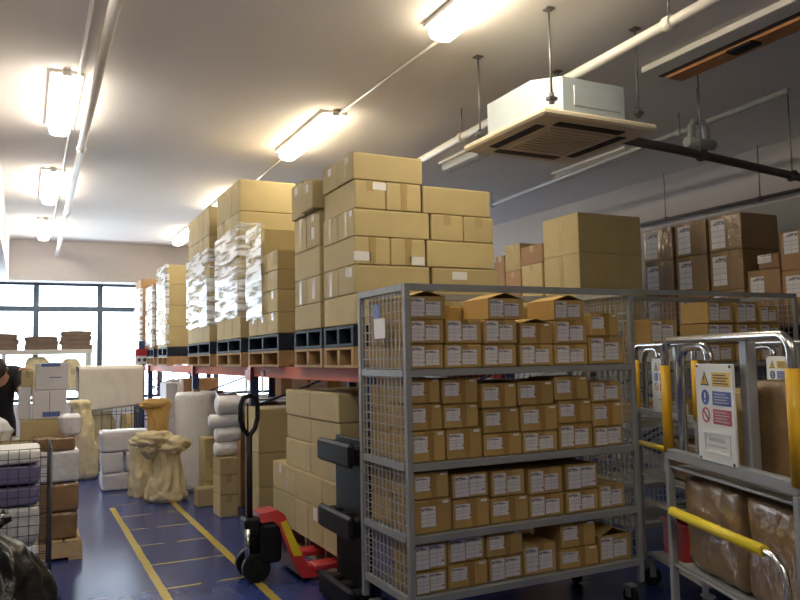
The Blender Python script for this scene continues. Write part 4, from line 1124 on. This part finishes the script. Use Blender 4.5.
carton((.075, 6.83, 1.285), (.33, 7.15, 1.51), 'upper white box with blue heading on top of pallet stack', 'white boxes on the pallet stack', 'y', 'white_carton', 'white_carton', [('-y', .45, .9, .14, .025, 'blue'), ('-y', .6, .45, .09, .008, 'blue')])
carton((-.05, 6.90, 1.05), (.05, 7.20, 1.31), 'narrow white box beside the lower white box', 'white boxes on the pallet stack', 'y', 'white_carton', 'white_carton')
carton((-.03, 7.0, 1.31), (.068, 7.33, 1.445), 'small brown carton under the worker hand', 'white boxes on the pallet stack', 'y', 'carton')
sack('paper_bag', (-.24, 6.98, .887), [(0, .13, .11), (.08, .16, .12), (.15, .12, .09), (.2, .05, .04)], 'white_wrap', .3, 8.0, 5, .06, label='crumpled white bag behind the wire mesh container')

# ------------------------------------------------------------------ person in black, leaning over the pallet stack
def person():
    import bmesh as _b
    J = {'pelvis': ((-.24, 8.06, .95), .16, .13), 'waist': ((-.24, 8.02, 1.08), .155, .12), 'chest': ((-.24, 7.91, 1.25), .18, .14), 'upper': ((-.24, 7.82, 1.40), .155, .125),
         'neck': ((-.24, 7.72, 1.455), .058, .058), 'skull': ((-.24, 7.62, 1.45), .082, .092), 'crown': ((-.24, 7.55, 1.43), .074, .084),
         'shoulder': ((-.07, 7.83, 1.41), .085, .085), 'elbow': ((.02, 7.66, 1.20), .064, .064), 'wrist': ((.005, 7.46, 1.405), .034, .03), 'palm': ((0.01, 7.385, 1.462), .036, .02),
         'shoulder2': ((-.41, 7.83, 1.41), .085, .085), 'elbow2': ((-.52, 7.76, 1.16), .06, .06), 'wrist2': ((-.46, 7.56, 1.02), .032, .03), 'palm2': ((-.45, 7.49, 1.0), .036, .02),
         'hip': ((-.15, 8.02, .88), .105, .105), 'knee': ((-.14, 8.0, .48), .068, .068), 'ankle': ((-.14, 8.04, .085), .045, .05), 'toe': ((-.14, 7.86, .045), .045, .035),
         'hip2': ((-.33, 8.02, .88), .105, .105), 'knee2': ((-.34, 8.0, .48), .068, .068), 'ankle2': ((-.34, 8.04, .085), .045, .05), 'toe2': ((-.34, 7.86, .045), .045, .035)}
    E_ = [('pelvis', 'waist'), ('waist', 'chest'), ('chest', 'upper'), ('upper', 'neck'), ('neck', 'skull'), ('skull', 'crown'), ('upper', 'shoulder'), ('shoulder', 'elbow'), ('elbow', 'wrist'), ('wrist', 'palm'),
          ('upper', 'shoulder2'), ('shoulder2', 'elbow2'), ('elbow2', 'wrist2'), ('wrist2', 'palm2'), ('pelvis', 'hip'), ('hip', 'knee'), ('knee', 'ankle'), ('ankle', 'toe'), ('pelvis', 'hip2'), ('hip2', 'knee2'), ('knee2', 'ankle2'), ('ankle2', 'toe2')]
    for pm, sx, base, d in (('palm', 1, Vector((0.01, 7.385, 1.462)), Vector((0, -1, .05))), ('palm2', -1, Vector((-.45, 7.49, 1.0)), Vector((0, -1, -.3)))):
        d.normalize()
        for k, (off, ln) in enumerate(((-.028, .065), (-.010, .078), (.009, .074), (.027, .056))):
            p0 = base + Vector((off, -.03, 0)); p1 = p0 + d * ln * .55; p2 = p1 + (d + Vector((0, 0, -.5))).normalized() * ln * .5
            a, c_, e = '%s_f%d' % (pm, k), '%s_g%d' % (pm, k), '%s_h%d' % (pm, k)
            J[a] = (tuple(p0), .0095, .009); J[c_] = (tuple(p1), .0088, .0085); J[e] = (tuple(p2), .0075, .0072)
            E_ += [(pm, a), (a, c_), (c_, e)]
        p0 = base + Vector((-.035 * sx, .01, -.005)); p1 = p0 + Vector((-.018 * sx, -.03, -.008)); p2 = p1 + Vector((-.004 * sx, -.03, -.006))
        for nm, p, r in ((pm + '_t0', p0, .012), (pm + '_t1', p1, .0105), (pm + '_t2', p2, .009)): J[nm] = (tuple(p), r, r)
        E_ += [(pm, pm + '_t0'), (pm + '_t0', pm + '_t1'), (pm + '_t1', pm + '_t2')]
    names = list(J); idx = {n: i for i, n in enumerate(names)}
    org = Vector((-.24, 8.0, 0))
    me = bpy.data.meshes.new('person_body')
    me.from_pydata([tuple(Vector(J[n][0]) - org) for n in names], [(idx[a], idx[c_]) for a, c_ in E_], [])
    o = bpy.data.objects.new('person', me); COL.objects.link(o); o.location = org
    md = o.modifiers.new('skin', 'SKIN'); md.use_smooth_shade = True
    sk = me.skin_vertices[0].data
    for n in names:
        sk[idx[n]].radius = J[n][1:]
        sk[idx[n]].use_root = (n == 'pelvis')
    o.modifiers.new('sub', 'SUBSURF').levels = 2
    o.modifiers['sub'].render_levels = 2
    dg = bpy.context.evaluated_depsgraph_get()
    me2 = bpy.data.meshes.new_from_object(o.evaluated_get(dg))
    o.modifiers.clear(); o.data = me2
    me2.materials.clear()
    for mn in ('black_cloth', 'skin', 'plastic_black'): me2.materials.append(MATS[mn])
    for p in me2.polygons:
        c_ = p.center + org
        p.use_smooth = True
        if c_.z < .10: p.material_index = 2
        elif c_.y < 7.74 and abs(c_.x + .24) < .11 and c_.z > 1.3: p.material_index = 1
        elif c_.y < 7.68 and c_.x > -.1 and c_.z > 1.2: p.material_index = 1
        elif c_.y < 7.72 and c_.x < -.38 and c_.z < 1.2 and c_.z > .9: p.material_index = 1
        else: p.material_index = 0
    tag(o, 'person in black clothes leaning over the white boxes on the pallet', 'person')
    # bowed head: hair over the crown and nape, face turned down to the boxes
    hc = Vector((-.24, 7.60, 1.455)); tilt = Matrix.Rotation(math.radians(58), 3, 'X')
    b = bm_new()
    bmesh.ops.create_uvsphere(b, u_segments=26, v_segments=18, radius=1.0)
    bmesh.ops.delete(b, geom=[v for v in b.verts if (v.co.z < .12 and v.co.y < -.05) or v.co.z < -.62], context='VERTS')
    for v in b.verts:
        w = Vector((v.co.x * .100, v.co.y * .118, v.co.z * .112)) * (1 + .03 * noise.noise(v.co * 5))
        v.co = tilt @ w + hc - org
    obj('hair', b, 'hair', o, smooth=True)
    b = bm_new()
    for sx in (-1, 1):
        bmesh.ops.create_uvsphere(b, u_segments=10, v_segments=8, radius=.012, matrix=Matrix.Translation(tilt @ Vector((sx * .032, -.092, .0)) + hc - org))
    obj('eyes', b, 'hair', o, smooth=True)
    b = bm_new(); tube(b, [tilt @ Vector(q) + hc - org for q in ((0, -.09, .005), (0, -.118, -.035), (0, -.09, -.045))], .01, 8, radii=[.008, .014, .012]); obj('nose', b, 'skin', o, smooth=True)
    b = bm_new(); tube(b, [tilt @ Vector(q) + hc - org for q in ((-.022, -.086, -.068), (0, -.094, -.066), (.022, -.086, -.068))], .005, 6); obj('mouth', b, 'red_steel', o, smooth=True)
    for sx in (-1, 1):
        b = bm_new(); tube(b, [tilt @ Vector(q) + hc - org for q in ((sx * .088, .0, .02), (sx * .098, .01, .0), (sx * .09, .0, -.03))], .012, 8); obj('ear', b, 'skin', o, smooth=True)
person()

# ------------------------------------------------------------------ far left: shelf, sacks, sheet, white packages
t = thing('packing_shelf', 'white packing shelf in front of the far windows', 'shelf', (-.3, 13.55, 0))
b = bm_new(); box(b, -1.5, -.3, 1.65, 1.28, .3, 1.72, bev=.006); obj('shelf_board', b, 'pipe_white', t)
b = bm_new(); box(b, -1.5, -.3, 1.06, 1.28, .3, 1.11, bev=.006); obj('bench_top', b, 'pipe_white', t)
for x in (-1.45, .0, 1.24):
    for y in (-.26, .26):
        b = bm_new(); box(b, x - .025, y - .025, 0, x + .025, y + .025, 1.65 - .001, bev=.003); 
        obj('leg', b, 'pipe_white', t)
def flat_stack(x0, x1, zs, who):
    z = 1.721
    for i, h in enumerate(zs):
        b = bm_new(); o_ = random.uniform(-.03, .03); n = 10
        w = x1 - x0
        top = []; bot = []
        for j in range(2):
            for k in range(n + 1):
                u = k / n; x = -w / 2 + w * u
                sag = -.014 * (2 * u - 1) ** 2 * (i / max(1, len(zs) - 1))
                y = -.25 if j == 0 else .25
                bot.append(b.verts.new((x + o_, y, max(0, sag + .0)))); top.append(b.verts.new((x + o_, y, max(.01, sag + h - .003))))
        m_ = n + 1
        for k in range(n):
            b.faces.new((bot[k], bot[k + 1], bot[m_ + k + 1], bot[m_ + k])); b.faces.new((top[k], top[m_ + k], top[m_ + k + 1], top[k + 1]))
            b.faces.new((bot[k], top[k], top[k + 1], bot[k + 1])); b.faces.new((bot[m_ + k], bot[m_ + k + 1], top[m_ + k + 1], top[m_ + k]))
        b.faces.new((bot[0], bot[m_], top[m_], top[0])); b.faces.new((bot[n], top[n], top[m_ + n], bot[m_ + n]))
        o = obj('flattened_carton', b, 'cardboard_flat', None, ((x0 + x1) / 2, 13.52, z))
        tag(o, 'flattened brown carton bundle, %s from shelf board in %s' % (ORD[i], who), 'flat carton', 'flattened cartons on the packing shelf')
        z += h + .001
flat_stack(-.62, -.09, [.09, .08, .09], 'the stack above the person')
flat_stack(-.02, .46, [.085, .07, .06], 'the middle low stack')
flat_stack(.51, 1.0 - .04, [.08, .07, .08, .07], 'the stack at the shelf end')
sack('mail_sack', (.17, 13.45, 1.111), [(0, .16, .15), (.1, .22, .18), (.3, .2, .16), (.42, .16, .12), (.5, .10, .08)], 'sack', .2, 4.0, label='yellow sack on the bench under the middle stack')
sack('mail_sack', (.66, 13.45, 1.111), [(0, .14, .14), (.1, .19, .17), (.3, .17, .15), (.40, .13, .12), (.46, .08, .08)], 'sack', .2, 14.0, label='yellow sack on the bench near the shelf end post')
carton((.62, 13.0 + .255, .72), (.9, 13.0 + .3, 1.05), 'x', 'x') if False else None
t = thing('blue_tub', 'dark blue tub on the floor below the packing bench', 'tub', (.95, 12.9, 0))
b = bm_new(); tube(b, [(0, 0, 0), (0, 0, .9)], .2, 20, radii=[.17, .21]); obj('tub_body', b, 'blue_steel', t)
b = bm_new(); ring(b, 0, 0, .205, .225, 0, .03)
for v in b.verts: v.co = Vector((v.co.x, v.co.z, .9 - v.co.y - .03))
obj('rim', b, 'blue_steel', t)

sack('mail_sack', (.73, 10.72, 0), [(0, .11, .11), (.06, .15, .14), (.4, .15, .14), (.75, .135, .125), (.92, .12, .11), (.98, .15, .12), (1.02, .11, .09)], 'sack', .2, 21.0, 7, .05, lean=(-.09, 0), label='tall upright cream sack beside the pale pallet stack')
sack('paper_sack', (.44, 6.63, .927), [(0, .05, .05), (.02, .075, .06), (.14, .085, .06), (.17, .06, .03)], 'white_wrap', .2, 31.0, 4, .05, label='white paper bag beside the brown carton on pallet')
bpy.data.objects['paper_sack'].location = (.335, 6.63, .927)
GP = 'white wrapped packages stacked on the floor'
for x0, x1, z0, z1, lb in ((.82, 1.32, .0005, .20, 'white wrapped package, bottom of the white stack by yellow line'), (.82, 1.06, .201, .445, 'white wrapped package, middle of white stack, beside cream sack'), (1.085, 1.32, .201, .445, 'white wrapped package, middle of white stack, beside slumped sack'), (.81, 1.35, .446, .69, 'large white wrapped package on top of the white stack')):
    tag(soft_box('wrapped_package', x0, 9.54, z0, x1, 9.92, z1, 'white_wrap', .010, .006, x0 * 9 + z0, 9), lb, 'package', GP)
# wire trolley under a cloth
t = thing('wire_trolley', 'tall wire trolley covered by a cream sheet', 'cage trolley', (1.10, 11.7, 0))
X, Y = .39, .35
for sx in (-1, 1):
    for sy in (-1, 1):
        b = bm_new(); tube(b, [(sx * X, sy * Y, .1), (sx * X, sy * Y, 1.42)], .012, 8); obj('post', b, 'dark_wire', t); caster(None, sx * (X - .05), sy * (Y - .05), t, .11, .045)
b = bm_new(); mesh_panel(b, 'y', -Y, -X, X, .12, 1.42, .13, .6, .006); obj('front_mesh', b, 'dark_wire', t)
b = bm_new(); mesh_panel(b, 'y', Y, -X, X, .12, 1.42, .13, .6, .006); obj('back_mesh', b, 'dark_wire', t)
for sx in (-1, 1):
    b = bm_new(); mesh_panel(b, 'x', sx * X, -Y, Y, .12, 1.42, .13, .6, .006); obj('side_mesh', b, 'dark_wire', t)
b = bm_new(); box(b, -X + .015, -Y + .015, .115, X - .015, Y - .015, .13); obj('base_plate', b, 'dark_wire', t)
sack('mail_sack', (.98, 11.7, .131), [(0, .2, .2), (.1, .22, .24), (.5, .2, .22), (.68, .12, .14)], 'sack', .15, 51.0, label='cream sack inside the covered wire trolley, beside the tall sack')
sack('mail_sack', (1.34, 11.72, .131), [(0, .07, .2), (.1, .09, .22), (.5, .085, .2), (.62, .08, .12)], 'sack', .15, 61.0, label='cream sack inside the covered wire trolley, towards the rack')
b = bm_new(); nx, ny = 30, 34
grid = []
path = [('f', z) for z in [0.86 + (1.43 - .86) * i / 16 for i in range(17)]] + [('t', y) for y in [-.37 + .74 * i / 9 for i in range(1, 10)]] + [('k', z) for z in [1.43 - .35 * i / 8 for i in range(1, 9)]]
for kind, q in path:
    row = []
    for i in range(nx + 1):
        u = i / nx; x = -.43 + .84 * u
        w_ = .012 * noise.noise(Vector((x * 7, q * 3, 1.5))) + .02 * math.sin(x * 17) * (max(0, 1.43 - q) if kind != 't' else 0)
        sk = -.045 * (1 - u) if kind == 'f' else 0
        if kind == 'f': p = (x * (1 + .01), -.378 - abs(w_) , q + sk * (1.43 - q) / .57 + (.03 * u * (1.43 - q) / .57))
        elif kind == 't': p = (x, q, 1.443 + .5 * w_)
        else: p = (x, .378 + abs(w_), q)
        row.append(b.verts.new(p))
    grid.append(row)
for a, c_ in zip(grid, grid[1:]):
    for i in range(nx): b.faces.new((a[i], a[i + 1], c_[i + 1], c_[i]))
o = obj('dust_sheet', b, 'sheet', None, (1.10, 11.7, 0), 0, True); tag(o, 'cream cloth sheet draped over the wire trolley', 'sheet')
sm = o.modifiers.new('thick', 'SOLIDIFY'); sm.thickness = .012; sm.offset = 1

# slumped sacks by the yellow line
sack('mail_sack', (1.40, 8.55, 0), [(0, .19, .16), (.04, .225, .18), (.20, .185, .15), (.36, .14, .13), (.47, .13, .12), (.56, .14, .12), (.60, .10, .08)], 'sack', .22, 71.0, 11, .12, label='slumped cream sack with pleated bottom on the yellow line', segs=72, rings=44)
sack('mail_sack', (1.20, 9.04, 0), [(0, .14, .13), (.1, .15, .14), (.4, .12, .13), (.55, .12, .12), (.62, .07, .06)], 'sack', .30, 81.0, 6, .07, label='cream sack drooping beside the white wrapped packages', segs=64, rings=40, lean=(-.03, 0))
sack('mail_sack', (1.42, 9.36, 0), [(0, .12, .13), (.1, .14, .15), (.6, .11, .12), (.85, .12, .11), (1.0, .16, .10), (1.06, .11, .06)], 'sack_orange', .22, 91.0, 6, .06, label='golden brown sack standing behind the slumped sacks')
def lobe(name, parent, c, r, m, seed, amp=.2):
    b = bm_new(); bmesh.ops.create_uvsphere(b, u_segments=36, v_segments=22, radius=1.0)
    for v in b.verts:
        n = 1 + amp * noise.noise(v.co * 2.1 + Vector((seed, 0, 0))) + amp * .6 * noise.noise(Vector((v.co.x * 7, v.co.y * 5, v.co.z * 4 + seed)))
        v.co = Vector((v.co.x * r[0], v.co.y * r[1], v.co.z * r[2])) * n + Vector(c)
    return obj(name, b, m, parent, smooth=True)
for o in list(COL.objects):
    if o.get('label') == 'cream sack drooping beside the white wrapped packages':
        lobe('folded_top', o, (.0, .0, .60), (.14, .13, .07), 'sack', 4.0)
    if o.get('label') == 'slumped cream sack with pleated bottom on the yellow line':
        lobe('folded_top', o, (-.15, -.03, .67), (.21, .15, .085), 'sack', 14.0, .32)
        lobe('folded_corner', o, (.05, -.05, .60), (.16, .14, .10), 'sack', 24.0, .34)
        lobe('hanging_fold', o, (-.20, -.06, .57), (.09, .09, .10), 'sack', 34.0, .34)
    if o.get('label') == 'golden brown sack standing behind the slumped sacks':
        lobe('folded_top', o, (-.04, -.03, 1.0), (.17, .11, .07), 'sack_orange', 19.0)
# bubble wrap rolls and foam rolls
def roll(loc, r, h, m, label, group, seed):
    t = thing('bubble_wrap_roll', label, 'roll', loc, 0, group)
    b = bm_new(); segs, rings = 48, 26; R_ = []
    for i in range(rings + 1):
        z = h * i / rings; row = []
        for k in range(segs):
            a = 2 * PI * k / segs
            rr = r * (1 + .035 * noise.noise(Vector((math.cos(a) * 2 + seed, math.sin(a) * 2, z * 4))) + .015 * noise.noise(Vector((math.cos(a) * 7, math.sin(a) * 7 + seed, z * 14))) - (.10 if i in (0, rings) else 0) + .04 * (z / h))
            row.append(b.verts.new((rr * math.cos(a), rr * math.sin(a), z + (.03 * noise.noise(Vector((a * 1.2, seed, 0))) if i == rings else 0))))
        R_.append(row)
    for a, c_ in zip(R_, R_[1:]):
        for k in range(segs): b.faces.new((a[k], a[(k + 1) % segs], c_[(k + 1) % segs], c_[k]))
    b.faces.new(R_[0][::-1]); b.faces.new(R_[-1])
    obj('wrap', b, m, t, smooth=True)
    b = bm_new(); ring(b, 0, 0, .035, .045, 0, h + .035)
    for v in b.verts: v.co = Vector((v.co.x, v.co.z, -v.co.y))
    obj('core_tube', b, 'cardboard_flat', t)
    return t
roll((1.83, 9.16, 0), .235, 1.13, 'bubble', 'front roll of translucent bubble wrap standing on end', 'bubble wrap rolls', 2.0)
roll((2.22, 9.64, 0), .22, 1.08, 'bubble', 'rear roll of bubble wrap half behind the front one', 'bubble wrap rolls', 12.0)
for i, (x, y, z, L_, r) in enumerate(((1.77, 7.47, .636, .21, .069), (1.79, 7.47, .774, .24, .069), (1.76, 7.47, .907, .29, .064), (1.82, 7.47, 1.062, .28, .090))):
    b = bm_new(); segs = 28; R_ = []
    xs = [-L_ / 2, -L_ / 2 + .012, -L_ / 4, 0, L_ / 4, L_ / 2 - .012, L_ / 2]
    for q, xx in enumerate(xs):
        e = .8 if q in (0, 6) else 1
        R_.append([b.verts.new((xx, r * e * 1.15 * math.cos(2 * PI * k / segs) * (1 + .06 * noise.noise(Vector((k * .4, xx * 12, i * 3.0)))), r * e * math.sin(2 * PI * k / segs))) for k in range(segs)])
    for a, c_ in zip(R_, R_[1:]):
        for k in range(segs): b.faces.new((a[k], a[(k + 1) % segs], c_[(k + 1) % segs], c_[k]))
    b.faces.new(R_[0][::-1]); b.faces.new(R_[-1])
    o = obj('foam_roll', b, 'foam', None, (x, y, z), 0, True)
    tag(o, 'white foam roll, %s in the pile on small cartons' % ['bottom', 'second', 'third', 'topmost'][i], 'foam roll', 'white foam rolls')
